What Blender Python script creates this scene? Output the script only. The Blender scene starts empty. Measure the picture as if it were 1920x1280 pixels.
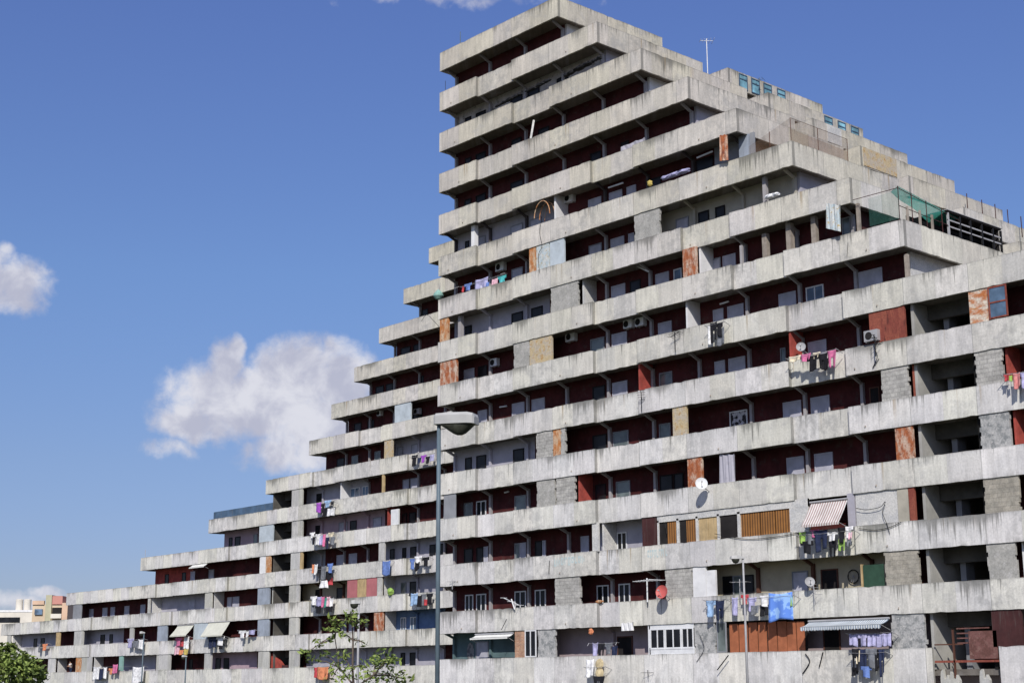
import bpy, bmesh, math, random
from mathutils import Vector, Matrix
random.seed(7)
scene = bpy.context.scene
col = scene.collection

# ------------------------------------------------------------------ camera
FPX, PITCH, YAW, ROLL, D = 2850.13, 0.2216, 0.8452, -0.0043, 62.97
EYE = 1.6
W0, H0 = 1920.0, 1280.0
cyaw, syaw, cp, sp = math.cos(YAW), math.sin(YAW), math.cos(PITCH), math.sin(PITCH)
def _w(v):                                   # level camera frame (x right, y ahead, z up) -> world
    return Vector((cyaw*v[0]-syaw*v[1], syaw*v[0]+cyaw*v[1], v[2]))
_r, _u, _f = Vector((1, 0, 0)), Vector((0, -sp, cp)), Vector((0, cp, sp))
cr, sr = math.cos(ROLL), math.sin(ROLL)
RIGHT = _w(_r*cr+_u*sr); UP = _w(-_r*sr+_u*cr); FWD = _w(_f)
CAM = Vector((0, -D, EYE))
cam_d = bpy.data.cameras.new('camera'); cam = bpy.data.objects.new('camera', cam_d); col.objects.link(cam)
cam_d.sensor_width = 36; cam_d.lens = 36*FPX/W0; cam_d.clip_end = 6000; cam_d.clip_start = .5
m = Matrix((RIGHT, UP, -FWD)).transposed().to_4x4(); m.translation = CAM
cam.matrix_world = m
scene.camera = cam
def ray(px, py): return FWD + RIGHT*((px-W0/2)/FPX) - UP*((py-H0/2)/FPX)
def onY(px, py, Y):                          # point of the vertical plane y = Y seen at a pixel
    r = ray(px, py); return CAM + r*((Y-CAM.y)/r.y)
def X(px, z, y=0.0):                         # x along the facade for a picture column, at height z and depth y
    a = px-W0/2
    n = FWD*a - RIGHT*FPX
    v0 = Vector((0, y-CAM.y, z-CAM.z))
    return CAM.x - n.dot(v0)/n.x
def atdist(px, py, dist): return CAM + ray(px, py)*dist

# ------------------------------------------------------------------ light
SUN = Vector((0.9, -1.0, 1.05)).normalized()
sd = bpy.data.lights.new('sun', 'SUN'); sd.energy = 4.2; sd.angle = math.radians(.53); sd.color = (1, .95, .875)
so = bpy.data.objects.new('sun', sd); col.objects.link(so)
so.rotation_euler = SUN.to_track_quat('Z', 'Y').to_euler()
vs = scene.view_settings; vs.view_transform = 'Standard'; vs.look = 'None'; vs.exposure = 0.0; vs.gamma = 1

def build_world():
    w = bpy.data.worlds.new('World'); scene.world = w; w.use_nodes = True
    nt = w.node_tree; nt.nodes.clear(); N, Lk = nt.nodes.new, nt.links.new
    out = N('ShaderNodeOutputWorld')
    sky = N('ShaderNodeTexSky'); sky.sky_type = 'NISHITA'; sky.sun_disc = False
    sky.sun_elevation = math.asin(SUN.z); sky.sun_rotation = math.atan2(SUN.x, SUN.y)
    sky.air_density = 1.0; sky.dust_density = .6; sky.ozone_density = 4.0
    tint = N('ShaderNodeMix'); tint.data_type = 'RGBA'; tint.blend_type = 'MULTIPLY'; tint.inputs[0].default_value = 1
    Lk(sky.outputs[0], tint.inputs[6])
    tcs = N('ShaderNodeTexCoord'); sxyz = N('ShaderNodeSeparateXYZ'); Lk(tcs.outputs['Generated'], sxyz.inputs[0])
    rmp = N('ShaderNodeValToRGB'); els = rmp.color_ramp.elements          # summer haze: the blue deepens with elevation
    for i, (p_, c_) in enumerate(SKY_TINT):
        e = els[i] if i < 2 else els.new(p_)
        e.position = p_; e.color = (*c_, 1)
    Lk(sxyz.outputs[2], rmp.inputs[0]); Lk(rmp.outputs[0], tint.inputs[7])
    bg = N('ShaderNodeBackground'); bg.inputs[1].default_value = SKY_STRENGTH; Lk(tint.outputs[2], bg.inputs[0])
    tc = N('ShaderNodeTexCoord')
    def noise(scale, det, dist=0.0, rough=.55):
        n = N('ShaderNodeTexNoise'); n.inputs['Scale'].default_value = scale; n.inputs['Detail'].default_value = det
        n.inputs['Roughness'].default_value = rough; n.inputs['Distortion'].default_value = dist
        Lk(tc.outputs['Generated'], n.inputs['Vector']); return n
    def math_(op, a, b=None, c=None, clamp=False):
        n = N('ShaderNodeMath'); n.operation = op; n.use_clamp = clamp
        for i, v in enumerate((a, b, c)):
            if v is None: continue
            if isinstance(v, (int, float)): n.inputs[i].default_value = v
            else: Lk(v, n.inputs[i])
        return n.outputs[0]
    warp = noise(26, 4)
    sub = N('ShaderNodeVectorMath'); sub.operation = 'SUBTRACT'; sub.inputs[1].default_value = (.5, .5, .5); Lk(warp.outputs['Color'], sub.inputs[0])
    sc = N('ShaderNodeVectorMath'); sc.operation = 'SCALE'; sc.inputs[3].default_value = .022; Lk(sub.outputs[0], sc.inputs[0])
    add = N('ShaderNodeVectorMath'); add.operation = 'ADD'; Lk(tc.outputs['Generated'], add.inputs[0]); Lk(sc.outputs[0], add.inputs[1])
    def dot(v):
        n = N('ShaderNodeVectorMath'); n.operation = 'DOT_PRODUCT'; n.inputs[1].default_value = v; Lk(add.outputs[0], n.inputs[0]); return n.outputs['Value']
    dens = None; up_acc = None
    for (px, py, rx, ry, k) in CLOUDS:       # puffs of cloud, each at a direction of the sky
        c = ray(px, py).normalized(); a = c.cross(Vector((0, 0, 1))).normalized(); b = a.cross(c)
        q = math_('ADD', math_('POWER', math_('ABSOLUTE', math_('MULTIPLY', dot(a), FPX/rx)), 2), math_('POWER', math_('ABSOLUTE', math_('MULTIPLY', math_('SUBTRACT', dot(b), 0), FPX/ry)), 2))
        front = math_('GREATER_THAN', dot(c), .5)
        d = math_('MULTIPLY', math_('MULTIPLY', math_('SUBTRACT', 1, q), front), k)
        d = math_('MAXIMUM', d, -2.0)
        dens = d if dens is None else math_('MAXIMUM', dens, d)
    fb = noise(75, 9, .2, .6)
    t = math_('ADD', dens, math_('MULTIPLY', math_('SUBTRACT', fb.outputs['Fac'], .5), 1.7))
    mr = N('ShaderNodeMapRange'); mr.interpolation_type = 'SMOOTHSTEP'; mr.inputs[1].default_value = -.32; mr.inputs[2].default_value = .80; mr.inputs[4].default_value = .93
    Lk(t, mr.inputs[0])
    fb2 = noise(30, 6, .3)
    bw = N('ShaderNodeMapRange'); bw.interpolation_type = 'SMOOTHSTEP'; bw.inputs[1].default_value = .38; bw.inputs[2].default_value = .62; Lk(fb2.outputs['Fac'], bw.inputs[0])
    ccol = N('ShaderNodeMix'); ccol.data_type = 'RGBA'; ccol.inputs[6].default_value = (.49, .50, .61, 1); ccol.inputs[7].default_value = (.75, .75, .81, 1)
    Lk(bw.outputs[0], ccol.inputs[0])
    cb = N('ShaderNodeBackground'); cb.inputs[1].default_value = 1.0; Lk(ccol.outputs[2], cb.inputs[0])
    mix = N('ShaderNodeMixShader'); Lk(mr.outputs[0], mix.inputs[0]); Lk(bg.outputs[0], mix.inputs[1]); Lk(cb.outputs[0], mix.inputs[2])
    Lk(mix.outputs[0], out.inputs[0])
    w.cycles.sampling_method = 'MANUAL'; w.cycles.sample_map_resolution = 512
SKY_TINT = [(.0, (.52, .51, .68)), (1.0, (.755, .76, 1.06)), (.08, (.57, .555, .72)), (.14, (.635, .615, .75)), (.26, (.715, .745, .91)), (.43, (.75, .755, 1.05))]; SKY_STRENGTH = .12
CLOUDS = [(350, 790, 60, 45, 1), (470, 740, 90, 60, 1.2), (540, 730, 110, 70, 1.2), (400, 745, 95, 75, 1), (420, 690, 40, 60, 1), (440, 655, 22, 30, 1), (560, 690, 100, 62, 1.1), (500, 765, 190, 70, 1.1), (640, 715, 75, 75, 1), (600, 800, 120, 70, 1), (560, 850, 110, 35, .8),
          (25, 540, 75, 55, .85), (-60, 520, 80, 80, .9), (5, 470, 18, 12, .4), (318, 845, 50, 16, .45), (40, 1130, 110, 18, .5), (92, 1110, 30, 12, .6), (880, -6, 130, 9, .12)]
build_world()

# ------------------------------------------------------------------ materials
MATS = {}
def new_mat(name):
    m = bpy.data.materials.new(name); m.use_nodes = True
    return m, m.node_tree.nodes, m.node_tree.links, m.node_tree.nodes['Principled BSDF']
class NT:
    def __init__(s, m): s.nt = m.node_tree
    def n(s, t): return s.nt.nodes.new(t)
    def l(s, a, b): s.nt.links.new(a, b)
    def math(s, op, a, b=None, clamp=False):
        n = s.n('ShaderNodeMath'); n.operation = op; n.use_clamp = clamp
        for i, v in enumerate((a, b)):
            if v is None: continue
            if isinstance(v, (int, float)): n.inputs[i].default_value = v
            else: s.l(v, n.inputs[i])
        return n.outputs[0]
    def mix(s, f, a, b, bt='MIX'):
        n = s.n('ShaderNodeMix'); n.data_type = 'RGBA'; n.blend_type = bt
        for i, v in ((0, f), (6, a), (7, b)):
            if isinstance(v, (int, float)): n.inputs[i].default_value = v
            elif isinstance(v, tuple): n.inputs[i].default_value = v if len(v) == 4 else (*v, 1)
            else: s.l(v, n.inputs[i])
        return n.outputs[2]
    def noise(s, vec, scale, det=4, rough=.55, dim='3D'):
        n = s.n('ShaderNodeTexNoise'); n.inputs['Scale'].default_value = scale; n.inputs['Detail'].default_value = det; n.inputs['Roughness'].default_value = rough
        s.l(vec, n.inputs['Vector']); return n.outputs['Fac']
    def ramp(s, v, a, b, lo=0., hi=1.):
        n = s.n('ShaderNodeMapRange'); n.interpolation_type = 'SMOOTHSTEP'
        for i, q in ((1, a), (2, b), (3, lo), (4, hi)): n.inputs[i].default_value = q
        s.l(v, n.inputs[0]); return n.outputs[0]
    def comb(s, x, y, z):
        n = s.n('ShaderNodeCombineXYZ')
        for i, v in enumerate((x, y, z)):
            if isinstance(v, (int, float)): n.inputs[i].default_value = v
            else: s.l(v, n.inputs[i])
        return n.outputs[0]
def sepobj(t):
    tc = t.n('ShaderNodeTexCoord'); s = t.n('ShaderNodeSeparateXYZ'); t.l(tc.outputs['Object'], s.inputs[0])
    return tc.outputs['Object'], s.outputs[0], s.outputs[1], s.outputs[2]

def concrete(name, c_low, c_high, drip=1.0, joints=True, rowed=True):
    """weathered fair-faced concrete: panel tints, vertical wash streaks, drips from the top edge, rust tears"""
    m, _, _, bs = new_mat(name); t = NT(m)
    o, x, y, z = sepobj(t)
    s = t.math('ADD', x, y)
    col_ = t.mix(t.ramp(z, 12, 40), c_low, c_high)
    row = t.math('FLOOR', t.math('DIVIDE', t.math('SUBTRACT', z, .3), 3.0))
    zz = t.math('SUBTRACT', t.math('SUBTRACT', z, .3), t.math('MULTIPLY', row, 3.0))   # height inside the storey
    pan = t.math('FLOOR', t.math('DIVIDE', t.math('ADD', s, 78.25), 1.825))
    wn = t.n('ShaderNodeTexWhiteNoise'); wn.noise_dimensions = '2D'; t.l(t.comb(pan, row, 0), wn.inputs['Vector'])
    tint = t.ramp(wn.outputs['Value'], 0, 1, .91, 1.06)
    gv = t.n('ShaderNodeSeparateColor'); t.l(wn.outputs['Color'], gv.inputs[0])
    col_ = t.mix(1, col_, t.comb(tint, t.math('MULTIPLY', tint, t.ramp(gv.outputs[1], 0, 1, .985, 1.0)), t.math('MULTIPLY', tint, t.ramp(gv.outputs[2], 0, 1, .93, 1.02))), 'MULTIPLY')
    blotch = t.noise(o, .55, 6, .65)
    col_ = t.mix(1, col_, t.mix(t.ramp(blotch, .34, .68), (.88, .885, .89), (1.06, 1.055, 1.045)), 'MULTIPLY')
    patch = t.noise(t.comb(t.math('MULTIPLY', s, .9), 5.5, t.math('MULTIPLY', z, 1.1)), 1.0, 3, .5)
    col_ = t.mix(t.ramp(patch, .56, .66, 0, .26), col_, (.38, .38, .39))
    st = t.noise(t.comb(t.math('MULTIPLY', s, 3.1), 0, t.math('ADD', t.math('MULTIPLY', z, .34), t.math('MULTIPLY', row, 3.1))), 1.0, 5, .7)
    col_ = t.mix(1, col_, t.mix(t.ramp(st, .34, .66), (.86, .86, .85), (1.06, 1.06, 1.05)), 'MULTIPLY')
    grim = t.ramp(t.noise(t.comb(t.math('MULTIPLY', s, .16), t.math('MULTIPLY', row, 4.3), 1), 1.0, 2, .5), .45, .62)
    mot = t.noise(o, 1.9, 6, .7)
    col_ = t.mix(t.math('MULTIPLY', grim, t.ramp(mot, .44, .62, 0, .42)), col_, (.27, .27, .265))
    fine = t.noise(o, 9, 5, .75)
    col_ = t.mix(1, col_, t.mix(t.ramp(fine, .3, .7), (.86, .86, .86), (1.08, 1.08, 1.08)), 'MULTIPLY')
    if rowed:
        dtop = t.math('SUBTRACT', 2.9, zz)
        ln = t.noise(t.comb(t.math('MULTIPLY', s, 5.2), t.math('MULTIPLY', row, 7.3), 0), 1.0, 4, .8)
        big = t.noise(t.comb(t.math('MULTIPLY', s, .32), t.math('MULTIPLY', row, 3.7), 2), 1.0, 2, .5)
        ll = t.math('ADD', t.ramp(ln, .47, .78, 0, 1.45), t.ramp(big, .42, .70, -.30, .62))
        dr = t.math('MULTIPLY', t.ramp(t.math('SUBTRACT', ll, dtop), -.04, .55, 0, .66), drip, True)
        col_ = t.mix(dr, col_, (.085, .085, .075))
        col_ = t.mix(t.ramp(dtop, .0, .10, .30, 0), col_, (.10, .10, .095))
        lo = t.noise(t.comb(t.math('MULTIPLY', s, 1.3), t.math('MULTIPLY', row, 5.1), 9), 1.0, 4, .7)
        col_ = t.mix(t.math('MULTIPLY', t.ramp(zz, 1.50, 1.85, 1, 0), t.ramp(lo, .45, .65, 0, .45)), col_, (.2, .2, .19))
        ru = t.noise(t.comb(t.math('MULTIPLY', s, 2.1), t.math('MULTIPLY', row, 9.7), 4), 1.0, 4, .6)
        col_ = t.mix(t.math('MULTIPLY', t.ramp(ru, .62, .72, 0, .62), t.ramp(dtop, .1, 1.2, 1, .12)), col_, (.30, .20, .085))
    geo = t.n('ShaderNodeNewGeometry'); sn = t.n('ShaderNodeSeparateXYZ'); t.l(geo.outputs['Normal'], sn.inputs[0])
    if joints:
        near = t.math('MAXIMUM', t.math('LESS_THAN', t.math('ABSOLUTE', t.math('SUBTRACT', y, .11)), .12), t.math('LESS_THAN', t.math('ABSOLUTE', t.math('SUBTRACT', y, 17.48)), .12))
        col_ = t.mix(t.math('MULTIPLY', t.math('MULTIPLY', t.math('GREATER_THAN', sn.outputs[0], .7), near), .62), col_, (.12, .12, .11))   # darker tone on the right-facing returns of the set-back panels
        fr = t.math('FRACT', t.math('DIVIDE', t.math('ADD', s, 78.25), 3.65))
        jl = t.math('LESS_THAN', t.math('ABSOLUTE', t.math('SUBTRACT', fr, .5)), .496)
        col_ = t.mix(t.math('MULTIPLY', t.math('SUBTRACT', 1, jl), .55), col_, (.12, .12, .115))
        fr2 = t.math('FRACT', t.math('DIVIDE', t.math('ADD', s, 78.25), 1.825))
        jl2 = t.math('LESS_THAN', t.math('ABSOLUTE', t.math('SUBTRACT', fr2, .5)), .492)
        col_ = t.mix(t.math('MULTIPLY', t.math('SUBTRACT', 1, jl2), .16), col_, (.2, .2, .19))
    t.l(col_, bs.inputs['Base Color']); bs.inputs['Roughness'].default_value = .9; bs.inputs['Specular IOR Level'].default_value = .2
    b = t.n('ShaderNodeBump'); b.inputs['Strength'].default_value = .35; b.inputs['Distance'].default_value = .03; t.l(fine, b.inputs['Height']); t.l(b.outputs[0], bs.inputs['Normal'])
    MATS[name] = m; return m

def paint(name, c, var=.18, rough=.85, scale=1.2, dirt=.0, streak=False, metallic=0.):
    m, _, _, bs = new_mat(name); t = NT(m); o, x, y, z = sepobj(t)
    n1 = t.noise(o, scale, 6, .65)
    k = t.ramp(n1, .3, .7, 1-var, 1+var)
    cc = t.mix(1, tuple(c), t.comb(k, k, k), 'MULTIPLY')
    if streak:
        s = t.math('ADD', x, y)
        st = t.noise(t.comb(t.math('MULTIPLY', s, 5), 0, t.math('MULTIPLY', z, .5)), 1, 4, .7)
        cc = t.mix(t.ramp(st, .5, .72, 0, .5), cc, (.12, .11, .10))
    if dirt: 
        n2 = t.noise(o, 2.3, 6, .7); cc = t.mix(t.ramp(n2, .54, .68, 0, dirt), cc, (.07, .06, .05))
    t.l(cc, bs.inputs['Base Color']); bs.inputs['Roughness'].default_value = rough; bs.inputs['Metallic'].default_value = metallic
    bs.inputs['Specular IOR Level'].default_value = .25
    MATS[name] = m; return m

def spotted(name, a, b, scale=3.0, thr=.5, c=None, stretch=(1, 1, 1), w=.07):
    """two coat colours with ragged patches: rust through paint, peeling plaster"""
    m, _, _, bs = new_mat(name); t = NT(m); o, x, y, z = sepobj(t)
    v = t.comb(t.math('MULTIPLY', x, stretch[0]), t.math('MULTIPLY', y, stretch[1]), t.math('MULTIPLY', z, stretch[2]))
    n = t.noise(v, scale, 7, .65); f = t.ramp(n, thr-w, thr+w)
    cc = t.mix(f, tuple(a), tuple(b))
    if c: cc = t.mix(t.ramp(t.noise(v, scale*2.2, 5, .7), .54, .66), cc, tuple(c))
    n2 = t.noise(o, 12, 4, .7); k = t.ramp(n2, .3, .7, .8, 1.15)
    cc = t.mix(1, cc, t.comb(k, k, k), 'MULTIPLY')
    t.l(cc, bs.inputs['Base Color']); bs.inputs['Roughness'].default_value = .85
    MATS[name] = m; return m

def masonry(name, a, b, mortar, bw, bh, ms=.02):
    m, _, _, bs = new_mat(name); t = NT(m); o, x, y, z = sepobj(t)
    br = t.n('ShaderNodeTexBrick'); br.inputs['Scale'].default_value = 1; br.inputs['Brick Width'].default_value = bw; br.inputs['Row Height'].default_value = bh
    br.inputs['Mortar Size'].default_value = ms; br.inputs['Color1'].default_value = (*a, 1); br.inputs['Color2'].default_value = (*b, 1); br.inputs['Mortar'].default_value = (*mortar, 1)
    t.l(t.comb(t.math('ADD', x, y), z, 0), br.inputs['Vector'])
    n = t.noise(o, 1.7, 7, .7); k = t.ramp(n, .3, .7, .72, 1.2)
    cc = t.mix(1, br.outputs['Color'], t.comb(k, k, k), 'MULTIPLY')
    f = t.noise(o, 11, 4, .7); k2 = t.ramp(f, .3, .7, .85, 1.12); cc = t.mix(1, cc, t.comb(k2, k2, k2), 'MULTIPLY')
    t.l(cc, bs.inputs['Base Color']); bs.inputs['Roughness'].default_value = .92
    b_ = t.n('ShaderNodeBump'); b_.inputs['Strength'].default_value = .5; b_.inputs['Distance'].default_value = .02; t.l(br.outputs['Fac'], b_.inputs['Height']); b_.invert = True; t.l(b_.outputs[0], bs.inputs['Normal'])
    MATS[name] = m; return m

def glassy(name, c, rough=.12):
    m, _, _, bs = new_mat(name); t = NT(m); o, x, y, z = sepobj(t)
    n = t.noise(o, .8, 3); k = t.ramp(n, .3, .7, .5, 1.5); t.l(t.mix(1, tuple(c), t.comb(k, k, k), 'MULTIPLY'), bs.inputs['Base Color'])
    bs.inputs['Roughness'].default_value = rough; bs.inputs['Specular IOR Level'].default_value = .6 if rough < .25 else .25
    MATS[name] = m; return m

def stripes(name, a, b, period, axis='x', soft=.04):
    m, _, _, bs = new_mat(name); t = NT(m); o, x, y, z = sepobj(t)
    v = {'x': x, 'y': y, 'z': z, 's': t.math('ADD', x, y)}[axis]
    f = t.math('ABSOLUTE', t.math('SUBTRACT', t.math('FRACT', t.math('DIVIDE', v, period)), .5))
    cc = t.mix(t.ramp(f, .25-soft, .25+soft), tuple(a), tuple(b))
    k = t.ramp(t.noise(o, 2.0, 5), .3, .7, .85, 1.1); cc = t.mix(1, cc, t.comb(k, k, k), 'MULTIPLY')
    t.l(cc, bs.inputs['Base Color']); bs.inputs['Roughness'].default_value = .85
    MATS[name] = m; return m

concrete('concrete', (.71, .70, .675), (.60, .565, .50))
concrete('concrete_bare', (.52, .52, .50), (.46, .44, .39), rowed=False, joints=False)
concrete('soffit', (.17, .155, .14), (.19, .165, .14), rowed=False, joints=False)  # base colour darkened to carry the shade under the balconies
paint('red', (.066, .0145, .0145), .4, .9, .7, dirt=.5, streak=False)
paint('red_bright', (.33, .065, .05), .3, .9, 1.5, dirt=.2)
paint('lilac', (.40, .39, .44), .12, .9, .8, dirt=.15)
paint('white', (.72, .72, .72), .10, .85, 1.2, dirt=.12)
paint('soot', (.42, .39, .37), .25, .9, 1.5, dirt=.9)
paint('cream', (.40, .375, .31), .12, .9, .8, dirt=.1)
paint('beige', (.42, .375, .27), .12, .9, .8, dirt=.1)
paint('pinkish', (.40, .30, .34), .12, .9, .8, dirt=.1)
paint('mauve', (.34, .28, .29), .12, .9, .8, dirt=.1)
paint('teal', (.10, .155, .165), .2, .9, .8, dirt=.1)
paint('bluewall', (.13, .20, .34), .2, .9, .8, dirt=.15)
paint('grey', (.25, .26, .28), .15, .85, 1)
paint('greyblue', (.30, .34, .40), .15, .8, 1, streak=True)
paint('ltblue', (.47, .53, .57), .12, .7, 1.4, dirt=.2)
paint('dark', (.018, .016, .016), .3, .9, 1)
paint('darkconc', (.012, .0115, .011), .3, .95, .5)  # concrete taken near black, interior shade put into the colour
paint('brown', (.10, .045, .03), .25, .8, 1)
paint('darkred', (.06, .022, .022), .25, .8, 1, streak=True)
paint('wood', (.36, .20, .07), .25, .7, 3, streak=True)
paint('tan', (.46, .34, .18), .2, .8, 2, streak=True)
paint('timber', (.30, .26, .22), .25, .9, 2, streak=True)
paint('curtain', (.36, .125, .06), .18, .9, 2)
paint('green_tarp', (.03, .07, .045), .2, .8, 2)
paint('steel', (.11, .15, .18), .12, .5, 3)
paint('lampgrey', (.40, .40, .39), .08, .5, 3)
paint('lampdark', (.040, .042, .032), .3, .35, 9)
paint('black', (.012, .012, .013), .2, .6, 3)
paint('whitemetal', (.70, .71, .72), .08, .5, 3)
paint('greymetal', (.36, .36, .37), .1, .5, 3)
paint('dishred', (.50, .11, .10), .12, .5, 3)
spotted('rust', (.36, .105, .035), (.58, .46, .36), 2.6, .54, (.17, .045, .022), (1.2, 1.2, .6), .14)
spotted('rust_orange', (.46, .17, .045), (.56, .42, .28), 2.8, .52, (.27, .085, .03), (1.2, 1.2, .6), .14)
spotted('rust_red', (.21, .048, .032), (.27, .075, .045), 2.0, .5, (.11, .025, .018), (2, 2, .4))
spotted('rust_white', (.46, .15, .045), (.66, .60, .50), 1.9, .50, (.50, .22, .08), (.8, .8, 1.5), .12)
spotted('blue_peel', (.58, .60, .58), (.44, .52, .55), 3.0, .5, (.44, .34, .16))
spotted('yellow_peel', (.50, .40, .24), (.46, .40, .31), 2.0, .5, (.42, .24, .08))
spotted('oldpaint', (.17, .075, .065), (.12, .05, .04), 2.5, .5, (.2, .11, .09))
spotted('infill', (.40, .39, .36), (.33, .325, .30), 1.6, .5, (.46, .45, .43))
spotted('infill_patchy', (.40, .40, .39), (.22, .23, .23), 2.4, .52, (.5, .49, .47))
spotted('plaster_white', (.60, .59, .56), (.50, .50, .49), 1.4, .5)
masonry('block', (.44, .43, .395), (.38, .37, .345), (.33, .32, .30), .42, .21)
masonry('block_tan', (.38, .35, .29), (.33, .31, .26), (.30, .28, .24), .42, .21, .015)
masonry('brick', (.42, .19, .10), (.50, .27, .15), (.40, .34, .28), .26, .075, .012)
masonry('brick_brown', (.30, .15, .08), (.40, .24, .13), (.34, .26, .2), .26, .09, .014)
glassy('glass_dark', (.012, .013, .016), .3); spotted('scrawl', (.02, .015, .016), (.55, .53, .55), 3.4, .5, None, (1, 1, 1), .03)
glassy('glass_blue', (.10, .16, .24)); glassy('glass_grey', (.12, .145, .14)); glassy('glass_teal', (.22, .46, .55), .2)
paint('shutter', (.44, .44, .49), .07, .7, 2); stripes('shutter_slat', (.46, .46, .52), (.38, .38, .44), .06, 'z')
stripes('wood_slat', (.33, .145, .035), (.13, .055, .015), .17, 's')
stripes('awning_stripe', (.66, .64, .61), (.36, .25, .23), .155, 'x'); paint('awning_white', (.72, .72, .68), .08, .85, 2); stripes('awning_blue', (.62, .64, .62), (.22, .28, .36), .14, 'x')
paint('awning_cream', (.56, .56, .48), .08, .85, 2)
paint('bluepanel', (.07, .12, .19), .25, .6, .8, streak=True)
paint('leaf_dark', (.085, .125, .03), .35, .6, 1.5); paint('leaf', (.20, .26, .065), .35, .55, 1.5); paint('bark', (.14, .11, .09), .3, .9, 4)
paint('ground', (.075, .08, .05), .3, .95, .3); paint('pave', (.3, .29, .27), .15, .9, 1)

def mesh_net(name, c, cell, thick, alpha_fill=.0):
    """woven netting: open cells between strands"""
    m, _, _, bs = new_mat(name); t = NT(m); o, x, y, z = sepobj(t)
    def line(v):
        f = t.math('ABSOLUTE', t.math('SUBTRACT', t.math('FRACT', t.math('DIVIDE', v, cell)), .5)); return t.math('GREATER_THAN', f, .5-thick)
    a = t.math('MAXIMUM', line(t.math('ADD', x, y)), line(t.math('ADD', t.math('MULTIPLY', z, 1.0), t.math('MULTIPLY', y, .31))))
    if alpha_fill: a = t.math('MAXIMUM', a, alpha_fill)
    bs.inputs['Base Color'].default_value = (*c, 1); bs.inputs['Roughness'].default_value = .8; t.l(a, bs.inputs['Alpha'])
    MATS[name] = m
def sheer(name, c, alpha):
    """thin woven sheet that lets light through"""
    m, _, _, bs = new_mat(name); t = NT(m); o, x, y, z = sepobj(t); nt = m.node_tree
    k = t.ramp(t.noise(o, 3, 5, .7), .3, .7, .75, 1.2); cc = t.mix(1, tuple(c), t.comb(k, k, k), 'MULTIPLY')
    d = t.n('ShaderNodeBsdfDiffuse'); tr = t.n('ShaderNodeBsdfTranslucent'); tp = t.n('ShaderNodeBsdfTransparent'); m1 = t.n('ShaderNodeMixShader'); m2 = t.n('ShaderNodeMixShader')
    t.l(cc, d.inputs[0]); t.l(cc, tr.inputs[0]); m1.inputs[0].default_value = .55; t.l(d.outputs[0], m1.inputs[1]); t.l(tr.outputs[0], m1.inputs[2])
    m2.inputs[0].default_value = alpha; t.l(tp.outputs[0], m2.inputs[1]); t.l(m1.outputs[0], m2.inputs[2]); t.l(m2.outputs[0], nt.nodes['Material Output'].inputs[0]); MATS[name] = m
sheer('green_net', (.10, .50, .38), .72)
sheer('green_net_thin', (.14, .42, .33), .22)
sheer('brown_net', (.36, .24, .16), .26)
sheer('brown_net_dense', (.34, .19, .10), .5)

CLOTH = {'white': (.74, .74, .74), 'black': (.013, .013, .017), 'navy': (.02, .028, .065), 'grey': (.16, .17, .19), 'lilac': (.38, .37, .56), 'pink': (.56, .15, .29), 'pale pink': (.66, .40, .46),
         'red': (.45, .06, .07), 'green': (.27, .43, .10), 'blue': (.13, .21, .48), 'light blue': (.28, .42, .62), 'purple': (.33, .08, .46), 'cream': (.68, .60, .44), 'orange': (.64, .24, .12),
         'salmon': (.56, .22, .21), 'teal': (.08, .30, .26), 'turquoise': (.08, .42, .43), 'yellow': (.52, .41, .12), 'beige': (.52, .43, .26)}
for k, c in CLOTH.items(): paint('cloth '+k, c, .30, .95, 4, dirt=.12)
def patterned(name, a, b, sc):
    m, _, _, bs = new_mat(name); t = NT(m); o, x, y, z = sepobj(t)
    f = t.ramp(t.noise(o, sc, 3), .46, .54); t.l(t.mix(f, a, b), bs.inputs['Base Color']); bs.inputs['Roughness'].default_value = .95; MATS[name] = m
patterned('cloth blue patterned', (.12, .26, .72), (.30, .50, .85), 1.6)

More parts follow.
